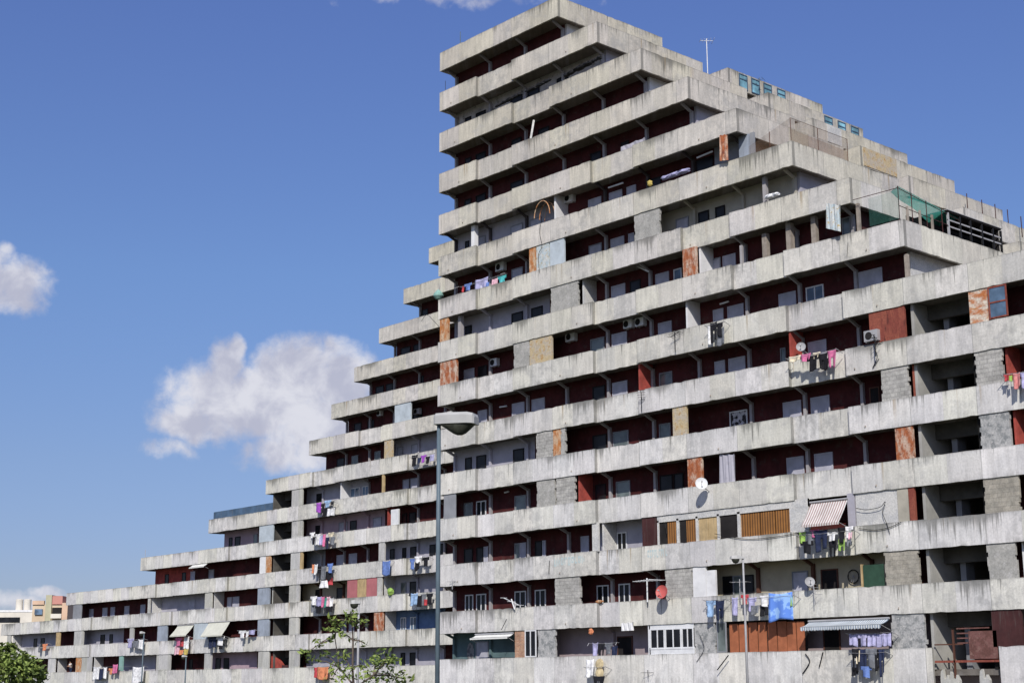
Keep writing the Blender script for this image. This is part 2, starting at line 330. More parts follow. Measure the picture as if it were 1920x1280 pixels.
# ------------------------------------------------------------------ mesh helpers
class MB:
    def __init__(s): s.v = []; s.f = []
    def face(s, pts):
        i = len(s.v); s.v += [tuple(p) for p in pts]; s.f.append(tuple(range(i, i+len(pts))))
    def box(s, x0, x1, y0, y1, z0, z1):
        if x0 > x1: x0, x1 = x1, x0
        if y0 > y1: y0, y1 = y1, y0
        if z0 > z1: z0, z1 = z1, z0
        i = len(s.v)
        s.v += [(x0,y0,z0),(x1,y0,z0),(x1,y1,z0),(x0,y1,z0),(x0,y0,z1),(x1,y0,z1),(x1,y1,z1),(x0,y1,z1)]
        s.f += [tuple(i+k for k in q) for q in ((0,3,2,1),(4,5,6,7),(0,1,5,4),(1,2,6,5),(2,3,7,6),(3,0,4,7))]
        return s
    def prism(s, poly, axis, a, b):
        """extrude a 2D polygon along an axis: 'x' poly=(y,z); 'y' poly=(x,z); 'z' poly=(x,y)"""
        mk = {'x': lambda p, t: (t, p[0], p[1]), 'y': lambda p, t: (p[0], t, p[1]), 'z': lambda p, t: (p[0], p[1], t)}[axis]
        n = len(poly); i = len(s.v)
        s.v += [mk(p, a) for p in poly] + [mk(p, b) for p in poly]
        s.f.append(tuple(range(i, i+n))); s.f.append(tuple(range(i+2*n-1, i+n-1, -1)))
        for k in range(n): s.f.append((i+k, i+(k+1) % n, i+n+(k+1) % n, i+n+k))
        return s
    def tube(s, pts, r, n=6, r1=None):
        pts = [Vector(p) for p in pts]; rings = []
        for k, p in enumerate(pts):
            d = (pts[min(k+1, len(pts)-1)]-pts[max(k-1, 0)]).normalized()
            a = d.cross(Vector((0, 0, 1)) if abs(d.z) < .9 else Vector((1, 0, 0))).normalized(); b = d.cross(a)
            rr = r if r1 is None else r+(r1-r)*k/max(1, len(pts)-1)
            i = len(s.v); s.v += [tuple(p+a*rr*math.cos(2*math.pi*q/n)+b*rr*math.sin(2*math.pi*q/n)) for q in range(n)]; rings.append(i)
        for i, j in zip(rings, rings[1:]):
            for q in range(n): s.f.append((i+q, i+(q+1) % n, j+(q+1) % n, j+q))
        s.f.append(tuple(rings[0]+q for q in range(n))[::-1]); s.f.append(tuple(rings[-1]+q for q in range(n)))
        return s
    def lathe(s, prof, c, axis, n=20):
        """revolve (radius, height) profile about an axis through c"""
        c = Vector(c); d = Vector(axis).normalized(); a = d.cross(Vector((0, 0, 1)) if abs(d.z) < .9 else Vector((1, 0, 0))).normalized(); b = d.cross(a); rings = []
        for r, h in prof:
            i = len(s.v); s.v += [tuple(c+d*h+(a*math.cos(2*math.pi*q/n)+b*math.sin(2*math.pi*q/n))*r) for q in range(n)]; rings.append(i)
        for i, j in zip(rings, rings[1:]):
            for q in range(n): s.f.append((i+q, i+(q+1) % n, j+(q+1) % n, j+q))
        return s
    def build(s, name, mat, parent=None, smooth=False):
        me = bpy.data.meshes.new(name); me.from_pydata(s.v, [], s.f); me.update()
        bm = bmesh.new(); bm.from_mesh(me); bmesh.ops.recalc_face_normals(bm, faces=bm.faces); bm.to_mesh(me); bm.free()
        if smooth:
            for p in me.polygons: p.use_smooth = True
        me.materials.append(MATS[mat] if isinstance(mat, str) else mat)
        o = bpy.data.objects.new(name, me); col.objects.link(o)
        if parent is not None:
            o.parent = parent
            base = Vector(parent['_base']) if '_base' in parent.keys() else Vector((0, 0, 0))
            o.location = -base
        return o
def tag(o, label=None, cat=None, group=None, kind=None):
    if label: o['label'] = label
    if cat: o['category'] = cat
    if group: o['group'] = group
    if kind: o['kind'] = kind
    return o
def thing(name, label, cat, base=(0, 0, 0), group=None):
    o = bpy.data.objects.new(name, None); col.objects.link(o); o.location = base; o['_base'] = tuple(base); o.empty_display_size = .3
    return tag(o, label, cat, group)
def part(mb, name, mat, parent, label=None, smooth=False):
    o = mb.build(name, mat, parent, smooth)
    if label: o['label'] = label
    return o

# ------------------------------------------------------------------ ground
g = MB(); g.face([(-2500, -2500, 0), (2500, -2500, 0), (2500, 2500, 0), (-2500, 2500, 0)]); tag(g.build('ground', 'ground'), kind='structure')
p = MB(); p.box(-240, 60, -3.2, -.6, .004, .12); tag(p.build('pavement', 'pave'), kind='structure')

# ------------------------------------------------------------------ the slabs
PH = 1.4
def top(k): return 3.2+3.0*(14-k)               # top of the parapet of row k
def soff(k): return top(k)-1.28
def floor(k): return top(k+1)-1.0               # floor of the storey seen in the gap below row k
def off_poly(pts, t):
    """offset an open axis-aligned polyline to its left side by t"""
    out = []
    for i, p in enumerate(pts):
        ns = []
        for a, b in ((i-1, i), (i, i+1)):
            if a < 0 or b >= len(pts): continue
            d = Vector((pts[b][0]-pts[a][0], pts[b][1]-pts[a][1])).normalized(); ns.append(Vector((-d.y, d.x)))
        v = ns[0]*t if len(ns) == 1 else (ns[0]*t if (ns[0]-ns[1]).length < 1e-6 else (ns[0]+ns[1])*t)
        out.append((p[0]+v.x, p[1]+v.y))
    return out
RW = random.Random(21)
def ribbon(mb, pts, t, z0, z1):
    fine_ = [pts[0]]                          # break the long runs so that the worn edges can wander
    for p_, q_ in zip(pts, pts[1:]):
        n_ = max(1, int(math.hypot(q_[0]-p_[0], q_[1]-p_[1])/.33))
        fine_ += [(p_[0]+(q_[0]-p_[0])*k_/n_, p_[1]+(q_[1]-p_[1])*k_/n_) for k_ in range(1, n_+1)]
    pts = fine_; inn = off_poly(pts, t); n = len(pts); i = len(mb.v)
    for (a, b) in zip(pts, inn):
        u = z1-RW.choice((0, 0, .006, .012, .02, .012, .006, .055 if RW.random() < .35 else .01)); l = z0+RW.choice((0, 0, .006, .012, .035 if RW.random() < .4 else 0))
        mb.v += [(a[0], a[1], l), (a[0], a[1], u), (b[0], b[1], l), (b[0], b[1], u)]
    for k in range(n-1):
        a, b = i+4*k, i+4*(k+1)
        mb.f += [(a, b, b+1, a+1), (a+2, a+3, b+3, b+2), (a+1, b+1, b+3, a+3), (a, a+2, b+2, b)]
    for a in (i, i+4*(n-1)): mb.f.append((a, a+1, a+3, a+2))

WIN = {'wh': ('shutter', 'shutter_slat'), 'dk': ('dark', 'glass_dark'), 'fr': ('whitemetal', 'glass_dark'), 'bl': ('whitemetal', 'glass_blue'), 'gr': ('grey', 'glass_grey'), 'sh': ('grey', 'shutter_slat'), 'dd': ('brown', 'dark'), 'ru': ('rust_red', 'glass_blue'), 'sc': ('white', 'scrawl')}
def window(root, x0, x1, y, z0, z1, style, name='window', facing='y'):
    fm, pm = WIN[style]; f = MB(); t = .07; d = .06
    bars = [(x0, x0+t, z0, z1), (x1-t, x1, z0, z1), (x0+t, x1-t, z1-t, z1), (x0+t, x1-t, z0, z0+t)]
    if style == 'ru': bars.append((x0+t, x1-t, (z0+z1)/2-t/2, (z0+z1)/2+t/2))
    if style in ('fr', 'bl', 'ru') and x1-x0 > .7 and style != 'ru': bars.append(((x0+x1)/2-t/2, (x0+x1)/2+t/2, z0+t, z1-t))
    for a, b, c, e in bars: f.box(a, b, y-d, y-.004, c, e)
    w = part(f, name, fm, root)
    p_ = MB().box(x0+t+.002, x1-t-.002, y-d*.55, y-.006, z0+t+.002, z1-t-.002)
    o = p_.build('pane' if style not in ('wh', 'sh') else 'shutter', pm); o.parent = w
    return w

def slab(cfg):
    y0 = cfg['y0']; depth = cfg['depth']; g0 = cfg['g0']; gs = 3.65
    root = thing(cfg['name'], cfg['label'], 'apartment block', ((cfg['xl'][14]+cfg['xr'][14])/2, y0, 0))
    K = 15
    gaps = cfg['gaps']
    def gl(i): return g0+gs*i
    def gridrange(a, b):
        i0 = math.ceil((a-g0)/gs-1e-6); return [gl(i) for i in range(i0, int((b-g0)//gs)+1)]
    for k in range(K):
        xl, xr = cfg['xl'][k], cfg['xr'][k]; zt = top(k); zb = zt-PH
        lstep = cfg['lstep'][k]; rstep = cfg['rstep'][k]
        # parapet: outline with the bays that sit back, closed round the stepped ends
        runs = cfg.get('runs', {}).get(k, [(xl, xr)])
        for ri, (a, b) in enumerate(runs):
            cuts = []
            for i in cfg['rec'].get(k, []):
                ra, rb = max(a, gl(i)), min(b, gl(i+1))
                if rb-ra > .5: cuts.append((ra, rb))
            pts = []
            if ri == 0: pts += [(a, y0+depth-.05)] if cfg['lret'] else []
            pts.append((a, y0))
            for ra, rb in sorted(cuts):
                if ra > a+.01: pts += [(ra, y0), (ra, y0+.22)]
                else: pts[-1] = (a, y0+.22)
                pts += [(rb, y0+.22)] + ([(rb, y0)] if rb < b-.01 else [])
            if not cuts or max(c[1] for c in cuts) < b-.01: pts.append((b, y0))
            if ri == len(runs)-1 and (rstep or k < 8): pts.append((b, y0+depth-.05))
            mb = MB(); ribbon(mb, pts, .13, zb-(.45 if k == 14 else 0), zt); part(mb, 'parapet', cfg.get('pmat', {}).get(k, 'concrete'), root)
        # floor slab behind the parapet; its underside is the ceiling of the balcony below
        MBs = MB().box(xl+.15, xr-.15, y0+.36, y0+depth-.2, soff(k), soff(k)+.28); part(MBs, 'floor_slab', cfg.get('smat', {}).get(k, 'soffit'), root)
        # storey in the gap below this row
        zf, zc = soff(k+1)+.28 if k < 14 else 0.0, soff(k)
        gp = gaps.get(k, [])
        wl = xl+(.85 if lstep else .06); wr = xr-(.85 if rstep else .3)
        wy = y0+1.4
        zm = (zt-PH+top(k+1))/2 if k < 14 else .9
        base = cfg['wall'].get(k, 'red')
        def conv(px, y): return X(px, zm, y)
        segs = []
        for e in gp:
            if e[0] == 'w': segs.append((max(wl, conv(e[1], wy)), min(wr, conv(e[2], wy)), e[3]))
        for (a, b) in cfg.get('core', {}).get(k, []): segs.append((a, b, None))
        segs.sort(key=lambda s_: s_[0]); cur = wl; full = []
        for a, b, mt in segs:
            if a > cur+.02: full.append((cur, a, base))
            if b > max(a, cur): full.append((max(a, cur), b, mt)); cur = max(cur, b)
        if cur < wr-.02: full.append((cur, wr, base))
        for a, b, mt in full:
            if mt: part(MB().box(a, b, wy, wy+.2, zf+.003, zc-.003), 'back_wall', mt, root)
        em = cfg['endwall'].get(k, 'lilac')
        if rstep or k < 8: part(MB().box(wr+.003, wr+.19, wy+.05, y0+depth-.35, zf+.003, zc-.003), 'end_wall', em, root)
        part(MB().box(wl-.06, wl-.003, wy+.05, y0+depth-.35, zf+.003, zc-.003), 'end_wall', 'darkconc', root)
        part(MB().box(wl, wr, y0+depth-.55, y0+depth-.36, zf+.003, zc-.003), 'rear_wall', 'concrete_bare', root)
        # column and cantilever beam on every grid line that is not closed off
        blocked = [(conv(e[1], y0), conv(e[2], y0)) for e in gp if e[0] == 'p'] + [(a-.5, b+.5) for a, b in cfg.get('core', {}).get(k, [])]
        cm = cfg['cmat'].get(k, 'column'); rec = cfg['rec'].get(k, [])
        for gx in gridrange(wl-.1, wr+.1):
            if any(a-.1 < gx < b+.1 for a, b in blocked): continue
            if cfg.get('nocol') and cfg['nocol'](k, gx): continue
            cmx = cfg.get('colgap', {}).get(k, cm)
            for a, b, mt in full:
                if a <= gx <= b and mt in cfg['colmap'] and k not in cfg.get('colgap', {}): cmx = cfg['colmap'][mt]
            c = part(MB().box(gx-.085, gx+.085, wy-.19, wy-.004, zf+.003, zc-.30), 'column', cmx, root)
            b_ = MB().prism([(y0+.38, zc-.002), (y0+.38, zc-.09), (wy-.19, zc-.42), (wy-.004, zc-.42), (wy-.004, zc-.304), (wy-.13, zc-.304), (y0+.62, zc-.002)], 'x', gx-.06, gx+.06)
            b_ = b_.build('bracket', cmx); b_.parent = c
        # what fills the gap
        for e in gp:
            if e[0] == 'p':      # panel standing on the parapet, closing a bay
                a, b = conv(e[1], y0), conv(e[2], y0); opt = e[4] if len(e) > 4 else {}
                za = top(k+1)-.04+opt.get('z0', 0); zb_ = zt-PH+.05-opt.get('z1', 0)
                dy = opt.get('y', .06)
                nm = opt.get('n', 'infill_wall'); 
                if e[3].startswith(('block', 'infill')):
                    rj = random.Random(int(e[1]*7+k)); nj = 8; hs = [za+(zb_-za)*q/nj for q in range(nj+1)]; L_, R_ = [], []
                    for q in range(nj):
                        jl, jr = rj.choice((0, 0, .03, .07)), rj.choice((0, 0, .03, .08)); L_ += [(a+jl, hs[q]), (a+jl, hs[q+1])]; R_ += [(b-jr, hs[q]), (b-jr, hs[q+1])]
                    part(MB().prism(L_+R_[::-1], 'y', y0+dy, y0+dy+.14), nm, e[3], root)
                else: part(MB().box(a, b, y0+dy, y0+dy+opt.get('t', .14), za, zb_), nm, e[3], root)
            elif e[0] == 'f':    # partition fin between two balconies
                a = conv(e[1], y0)
                part(MB().box(a-.06, a+.06, y0+.3, wy-.003, zf+.003, zc-.003), 'partition', e[2], root)
            elif e[0] == 'n':
                a, b = conv(e[1], wy), conv(e[2], wy); opt = e[4] if len(e) > 4 else {}
                window(root, a, b, wy, zf+opt.get('s', .15), zf+opt.get('h', 2.1), e[3], 'window')
            elif e[0] == 'm':    # window set in the plane of the facade
                a, b = conv(e[1], y0), conv(e[2], y0); opt = e[4] if len(e) > 4 else {}
                window(root, a, b, y0+opt.get('y', .05), top(k+1)+opt.get('z0', .0), zt-PH-opt.get('z1', .0), e[3], 'bay_window')
            elif e[0] == 'b':    # post in the facade plane
                a, b = conv(e[1], y0), conv(e[2], y0); opt = e[4] if len(e) > 4 else {}
                part(MB().box(a, b, y0+.40, y0+.40+max(.06, b-a), zf+.003, (zt-PH+.02 if not opt.get('h') else zf+1.3+opt['h'])), 'post', e[3], root)
        for (a, b) in cfg.get('core', {}).get(k, []):     # open stair landing
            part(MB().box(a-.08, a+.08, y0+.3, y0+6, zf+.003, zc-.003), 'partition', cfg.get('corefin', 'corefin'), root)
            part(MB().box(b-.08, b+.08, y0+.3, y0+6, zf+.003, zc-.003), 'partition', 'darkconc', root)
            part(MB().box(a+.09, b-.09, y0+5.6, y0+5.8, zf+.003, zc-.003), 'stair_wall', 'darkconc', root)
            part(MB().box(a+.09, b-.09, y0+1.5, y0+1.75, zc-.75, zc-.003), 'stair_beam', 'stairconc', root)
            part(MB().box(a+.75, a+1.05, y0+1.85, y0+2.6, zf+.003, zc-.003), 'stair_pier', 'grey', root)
    return root
paint('stairconc', (.10, .095, .085), .3, .95, .8); paint('corefin', (.36, .355, .33), .2, .95, .8); paint('columndark', (.07, .06, .06), .2, .9, 2)  # stairconc and corefin darkened so their colour deepens the stair bay's shade
paint('column', (.34, .325, .33), .1, .9, 1.5)  # base lowered to deepen the shade in the balconies
CMAP = {'beige': 'brown', 'lilac': 'lilac', 'cream': 'cream', 'mauve': 'mauve', 'pinkish': 'pinkish', 'teal': 'teal', 'bluewall': 'bluewall', 'white': 'white'}

def seq(style, *pairs): return [('n', a, b, style) for a, b in pairs]
P = lambda a, b, mt, **o: ('p', a, b, mt, o)
FR = {}
FR[0] = []
FR[1] = [('w', 840, 1140, 'soot')] + seq('dk', (873, 884), (893, 911), (958, 980), (988, 1012), (1045, 1066))
FR[2] = seq('dk', (873, 884), (893, 911), (960, 978), (1010, 1030)) + []
FR[3] = seq('dk', (872, 884), (893, 911), (958, 982), (1108, 1128), (1165, 1180))
FR[4] = [('w', 840, 1062, 'lilac'), ('f', 1034, 'white'), ('b', 875, 881, 'white')] + seq('dk', (873, 880)) + seq('sh', (891, 911), (958, 981), (994, 1016)) + seq('wh', (1104, 1128), (1143, 1167), (1176, 1193)) + seq('dk', (1222, 1240)) + [('n', 1306, 1338, 'dk', {'h': 2.3}), P(1366, 1384, 'greyblue', y=.9), P(1387, 1394, 'grey', y=.9), ('w', 1340, 1395, 'grey')]
FR[5] = seq('sh', (891, 911), (960, 981)) + [P(991, 1003, 'rust_orange', n='rusty_panel'), P(1004.5, 1028, 'blue_peel', n='closure_panel'), P(1030, 1056, 'ltblue', n='closure_panel'), P(1188, 1236, 'infill')] + seq('sh', (1105, 1129)) + seq('wh', (1146, 1171), (1179, 1190)) + [('w', 1236, 1500, 'cream'), ('b', 1421, 1427, 'column')] + seq('sh', (1268, 1292)) + seq('dk', (1310, 1330), (1342, 1360))
FR[6] = [P(823.5, 839, 'rust_orange', n='rusty_panel'), ('b', 850, 855, 'column'), ('w', 835, 1031, 'lilac'), P(1031, 1083, 'infill'), ('f', 1087, 'plaster_white')] + seq('dk', (873, 885), (960, 981), (997, 1018)) + seq('wh', (1147, 1173), (1230, 1255)) + seq('dk', (1182, 1202)) + seq('bl', (1264, 1279)) + [P(1279, 1304, 'rust', n='rusty_panel'), ('f', 1306, 'white')] + seq('sh', (1330, 1352)) + seq('wh', (1356, 1380)) + [('b', 1378, 1382, 'column', {'h': .8}), ('b', 1420, 1428, 'timber', {'h': 1.1}), ('b', 1465, 1474, 'timber'), ('b', 1512, 1520, 'timber'), ('b', 1597, 1602, 'timber'), ('n', 1480, 1500, 'dk'), ('n', 1580, 1596, 'gr', {'h': 2.4})]
FR[7] = [P(824, 855, 'rust', n='rusty_panel'), P(962, 992, 'infill'), P(992, 1033, 'yellow_peel', n='closure_panel'), ('f', 1281, 'white')] + seq('wh', (871, 890), (1148, 1176), (1235, 1260), (1338, 1357), (1365, 1395), (1461, 1493)) + seq('dk', (897, 914)) + seq('gr', (1108, 1134)) + seq('bl', (1512, 1545)) + [('n', 1611, 1655, 'wh', {'h': 2.25}), ('b', 1687, 1693, 'timber', {'h': 1.0})]
FR[8] = seq('wh', (897, 914), (961, 984), (998, 1022), (1149, 1177), (1341, 1360), (1367, 1398), (1516, 1550)) + seq('dk', (1112, 1135)) + seq('gr', (1237, 1261), (1464, 1474)) + [('f', 1192, 'red_bright'), ('f', 1475, 'red_bright'), P(1629, 1695, 'rust_red', n='rusty_panel'), P(1816, 1852, 'rust_white', n='rusty_panel'), ('m', 1853, 1888, 'ru', {'z0': .04, 'z1': .02})]
FR[9] = [('w', 840, 1003, 'lilac'), P(1004, 1036, 'block'), P(1036, 1050, 'rust_orange', n='rusty_panel'), P(1050, 1059, 'infill')] + seq('dk', (873, 885), (894, 912), (963, 983), (1112, 1138)) + seq('gr', (1150, 1179), (1237, 1258)) + [P(1260, 1286, 'yellow_peel', n='rusty_panel')] + seq('wh', (1469, 1503), (1521, 1556)) + [('n', 1369, 1402, 'sc')] + [('n', 1631, 1650, 'dd'), P(1651, 1703, 'block'), ('f', 1707, 'rust_red'), P(1827, 1879, 'block'), ('f', 1882, 'red_bright')]
FR[10] = [P(831, 853, 'grey', t=.05, n='closure_panel'), P(1005, 1040, 'infill'), P(1041.5, 1077, 'block'), ('f', 1079, 'red_bright')] + seq('gr', (871, 887), (966, 987), (1156, 1182)) + seq('fr', (894, 912), (1086, 1106)) + seq('dk', (1117, 1136), (1238, 1262), (1264, 1282)) + [P(1288, 1315, 'rust', n='rusty_panel'), P(1678, 1711, 'rust', n='rusty_panel')] + seq('wh', (1476, 1508), (1528, 1562)) + [P(1836, 1893, 'infill_patchy'), ('f', 1897, 'red_bright'), ]
FR[11] = seq('dk', (871, 887), (894, 907), (1004, 1017)) + seq('wh', (908, 916), (976, 987), (1018, 1024), (1090, 1105)) + seq('gr', (966, 976)) + [P(1109, 1120, 'plaster_white'), ('f', 1124, 'plaster_white'), ('w', 1118, 1240, 'lilac'), P(1203, 1229, 'darkred', n='closure_panel')] + seq('fr', (1158, 1176)) + [
    P(1231, 1514, 'plaster_white', z0=1.28, n='veranda_wall'), P(1231, 1234, 'plaster_white', z1=.3), P(1267, 1271, 'plaster_white', z1=.3), P(1303, 1307, 'plaster_white', z1=.3), P(1343, 1347, 'plaster_white', z1=.3), P(1381, 1386, 'plaster_white', z1=.3), P(1479, 1514, 'plaster_white', y=.065),
    P(1588, 1601, 'lilac'), P(1603, 1681, 'plaster_white', y=.09, n='closure_panel'), P(1682, 1702, 'cream'), P(1703, 1714, 'rust_red', n='rusty_panel'), P(1844, 1910, 'block_tan')]
for a, b, mt in ((1234, 1248, 'dark'), (1248.5, 1266, 'wood_slat'), (1272, 1284, 'dark'), (1284.5, 1302, 'wood_slat'), (1308, 1325, 'tan'), (1326, 1342, 'tan'), (1348, 1380, 'dark'), (1387, 1404, 'wood_slat'), (1405, 1422, 'wood_slat'), (1424, 1450, 'wood_slat'), (1452, 1479, 'wood_slat')):
    FR[11].append(P(a, b, mt, y=.12, t=.05, z1=.32, n='veranda_shutter'))
FR[12] = seq('fr', (873, 888), (894, 912), (966, 987), (1004, 1024), (1120, 1142), (1161, 1182)) + [P(1039, 1087, 'block'), P(1246, 1297, 'block'), P(1298, 1322, 'white'), P(1323, 1340, 'white', z1=.28), ('w', 1325, 1665, 'beige')] + seq('dk', (1356, 1374), (1394, 1414)) + seq('gr', (1375, 1392)) + seq('sh', (1486, 1516)) + [('n', 1540, 1572, 'dd'), P(1612, 1615, 'tan', z1=.55), P(1617, 1655, 'green_tarp', z1=.6, n='tarpaulin_screen', t=.05), P(1657, 1722, 'block_tan'), P(1850, 1905, 'infill'), ('b', 1909, 1912, 'whitemetal')]
FR[13] = [('w', 840, 966, 'teal'), P(964, 983, 'brick'), P(1007, 1040, 'infill_patchy'), ('m', 984, 1005, 'fr'), ('w', 1040, 1215, 'mauve'), ('n', 1158, 1187, 'dd'), ('n', 893, 917, 'sh'), P(1214, 1218, 'whitemetal'), P(1216, 1300, 'whitemetal', z0=-.0, z1=1.3, n='veranda_frame'), P(1216, 1300, 'whitemetal', z0=1.4, n='veranda_frame'),
    ('m', 1218, 1245, 'fr', {'y': .1, 'z1': .22, 'z0': .25}), ('m', 1246, 1276, 'fr', {'y': .1, 'z1': .22, 'z0': .25}), ('m', 1277, 1299, 'fr', {'y': .1, 'z1': .22, 'z0': .25}), P(1301, 1341, 'infill_patchy'), ('m', 1344, 1362, 'gr'),
    ('w', 1514, 1670, 'mauve'), ('n', 1544, 1576, 'dd'), P(1670, 1735, 'infill_patchy'), P(1859, 1915, 'darkred', n='closure_panel'), ('w', 1340, 1512, 'dark')]
for a, b in ((1364, 1380), (1382, 1397), (1399, 1415), (1417, 1432), (1435, 1451), (1453, 1470), (1472, 1488), (1490, 1504)):
    FR[13].append(P(a, b, 'curtain', y=.18+.04*(a % 2), t=.05, z1=.10+.04*((a*7) % 3), n='curtain_panel'))
FR[13].append(P(1344, 1506, 'dark', y=.3, t=.05, n='veranda_back'))
xr = [-66.4, -62.83, -59.14, -55.44, -51.9, -48.15, -44.56, -41.5]+[-14]*7
CORE = (-41.5, -38.25)
front = slab(dict(name='apartment_block', label='tall near concrete apartment block with sheer end and stair-stepped roofline dropping towards its corner', y0=0.0, depth=10.0, g0=-78.25, gaps=FR,
    xl=[-78.55]*15, xr=xr, lstep=[0]*15, rstep=[1]*8+[0]*7, lret=True,
    rec={1: [1], 2: [2], 3: [1], 4: [1, 4], 5: [1], 6: [1, 6], 7: [1, 4, 7], 8: [1, 4, 8], 9: [1, 4, 8], 10: [1, 4, 8], 11: [1, 4, 8], 12: [1, 4, 8], 13: [1, 4]},
    wall={13: 'mauve', 14: 'mauve'}, endwall={0: 'white', 1: 'lilac', 2: 'white', 3: 'lilac', 4: 'brick_brown', 5: 'lilac', 6: 'darkred', 7: 'plaster_white'},
    cmat={}, colgap={4: 'columndark'}, colmap=CMAP, core={k: [CORE] for k in range(8, 14)}, smat={1: 'soffit_burnt', 5: 'soffit'} if False else {},
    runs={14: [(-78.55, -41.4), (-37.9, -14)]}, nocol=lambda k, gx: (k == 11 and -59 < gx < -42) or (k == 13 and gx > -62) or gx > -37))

# ------------------------------------------------------------------ rear slab
S = 17.37
RR = {}
RR[3] = seq('dk', (790, 803))
RR[4] = seq('dk', (752, 770), (776, 790)); RR[5] = seq('dk', (705, 720), (724, 738), (785, 795)); RR[6] = [P(739, 769, 'ltblue', n='closure_panel')] + seq('dk', (665, 678), (690, 702)) + seq('dk', (775, 792))
RR[7] = [P(719.5, 735, 'yellow_peel', n='rusty_panel'), ('w', 737, 830, 'lilac')] + seq('dk', (632, 646)) + seq('gr', (660, 672), (703, 714)) + seq('sh', (745, 756), (772, 784))
RR[8] = [P(486, 512, 'concrete_bare') if False else P(546, 566, 'concrete_bare'), ('w', 575, 690, 'lilac'), P(715, 719, 'tan'), ('f', 634, 'white')] + seq('dk', (594, 606)) + seq('bl', (638, 645), (658, 675), (680, 692)) + seq('sh', (756, 768), (770, 784))
RR[9] = [P(485, 511, 'ltblue', n='closure_panel'), P(546, 566, 'concrete_bare'), ('w', 415, 484, 'pinkish'), ('w', 575, 722, 'pinkish'), ('f', 722, 'red_bright'), P(732, 746, 'whitemetal', z1=.3, n='closure_panel')] + seq('dk', (430, 436), (441, 451), (592, 600), (657, 669), (755, 763), (768, 780)) + seq('gr', (476, 483)) + seq('sh', (636, 652), (700, 716))
RR[10] = [P(486, 497, 'white'), P(497.5, 506, 'rust_orange', n='rusty_panel'), P(544, 561, 'concrete_bare'), P(561.5, 566, 'tan'), ('w', 285, 362, 'red_bright'), ('w', 575, 610, 'grey'), P(709, 720, 'concrete_bare'), ('w', 720, 835, 'lilac')] + seq('dk', (310, 317), (342, 349), (732, 740), (755, 762), (770, 781), (806, 817), (826, 838)) + seq('wh', (358, 366), (632, 647), (655, 670)) + seq('sh', (392, 402))
RR[11] = [P(383, 396, 'concrete_bare'), ('f', 397, 'plaster_white'), P(276, 280, 'concrete_bare'), ('f', 281, 'plaster_white'), ('w', 280, 384, 'lilac'), P(482, 504, 'greyblue', n='closure_panel'), ('f', 506, 'concrete_bare'), P(541, 560, 'concrete_bare'), ('w', 565, 652, 'beige'), P(650, 668, 'salmon_panel', n='closure_panel'), P(669, 685, 'tan', n='veranda_shutter'), P(686, 705, 'salmon_panel', n='closure_panel'), P(706, 715, 'concrete_bare'), ('f', 716, 'plaster_white'), ('w', 716, 830, 'lilac')] + seq('dk', (592, 601), (632, 644), (769, 782)) + seq('gr', (752, 762)) + seq('wh', (168, 176), (193, 202), (208, 216), (234, 243), (264, 273), (354, 366), (427, 435), (437, 449)) + [P(136, 151, 'grey', n='closure_panel')]
RR[12] = [P(294, 312, 'greyblue', n='closure_panel'), P(362, 388, 'ltblue', n='closure_panel'), P(482, 503, 'greyblue', n='closure_panel'), P(541, 559, 'concrete_bare'), ('w', 25, 105, 'lilac'), P(12, 19, 'concrete_bare'), ('f', 20, 'plaster_white'), P(104, 111, 'tan'), P(138, 155, 'concrete_bare'), ('w', 155, 232, 'lilac'), P(242, 249, 'concrete_bare'), P(700, 717, 'rust', n='rusty_panel'), ('w', 722, 835, 'bluewall'), ('f', 718, 'plaster_white')] + seq('dk', (64, 70), (77, 84), (189, 197), (206, 212), (725, 737)) + seq('bl', (752, 762), (770, 782)) + seq('sh', (640, 650), (655, 665))
RR[13] = [P(292, 318, 'concrete_bare'), P(382, 395, 'concrete_bare'), ('w', 395, 482, 'pinkish'), P(483, 503, 'concrete_bare'), P(541, 559, 'concrete_bare'), P(89, 102, 'plaster_white'), ('f', 104, 'plaster_white'), P(141, 151, 'rust_orange', n='rusty_panel'), P(152, 170, 'concrete_bare'), ('f', 172, 'plaster_white'), P(222, 229, 'teal_panel', n='closure_panel'), ('w', 230, 292, 'lilac'), ('w', 575, 835, 'lilac')] + seq('dk', (405, 414), (420, 430), (752, 760), (769, 781), (355, 362))
paint('salmon_panel', (.42, .15, .16), .12, .8, 1); paint('teal_panel', (.22, .38, .34), .15, .8, 1)
rxl = [-94.3, -98.0, -101.6, -105.2, -108.8, -112.55, -116.1, -119.65, -127.0, -137.6, -151.7, -169.3, -187.0, -204.0, -216.0]
rxr = [v-.45 for v in xr[:8]]+[-14]*7
def rear_core(k):
    z = top(k)-2; return [(X(508, z, S), X(543, z, S))]
rrec = {}
for k_, pxs in ((7, (677,)), (8, (592, 767)), (9, (767,)), (10, (432, 767)), (11, (300, 432, 767)), (12, (157, 332, 432, 585, 767)), (13, (180, 432, 585, 767))):
    rrec[k_] = [round((X(p_, top(k_)-.7, S)+100.75)/3.65) for p_ in pxs]
rear = slab(dict(name='apartment_block', label='long rear concrete apartment block stepping down to low roofs at its far end', y0=S, depth=11.2, g0=-100.75, gaps=RR, xl=rxl, xr=rxr, lstep=[1]*15, rstep=[1]*8+[0]*7, lret=True,
    rec=rrec, wall={13: 'red'}, endwall={k: 'plaster_white' for k in range(8)}, corefin='stairconc', cmat={}, colmap=CMAP, core={k: rear_core(k) for k in range(8, 14)}, nocol=lambda k, gx: gx > -97 or gx < -128))
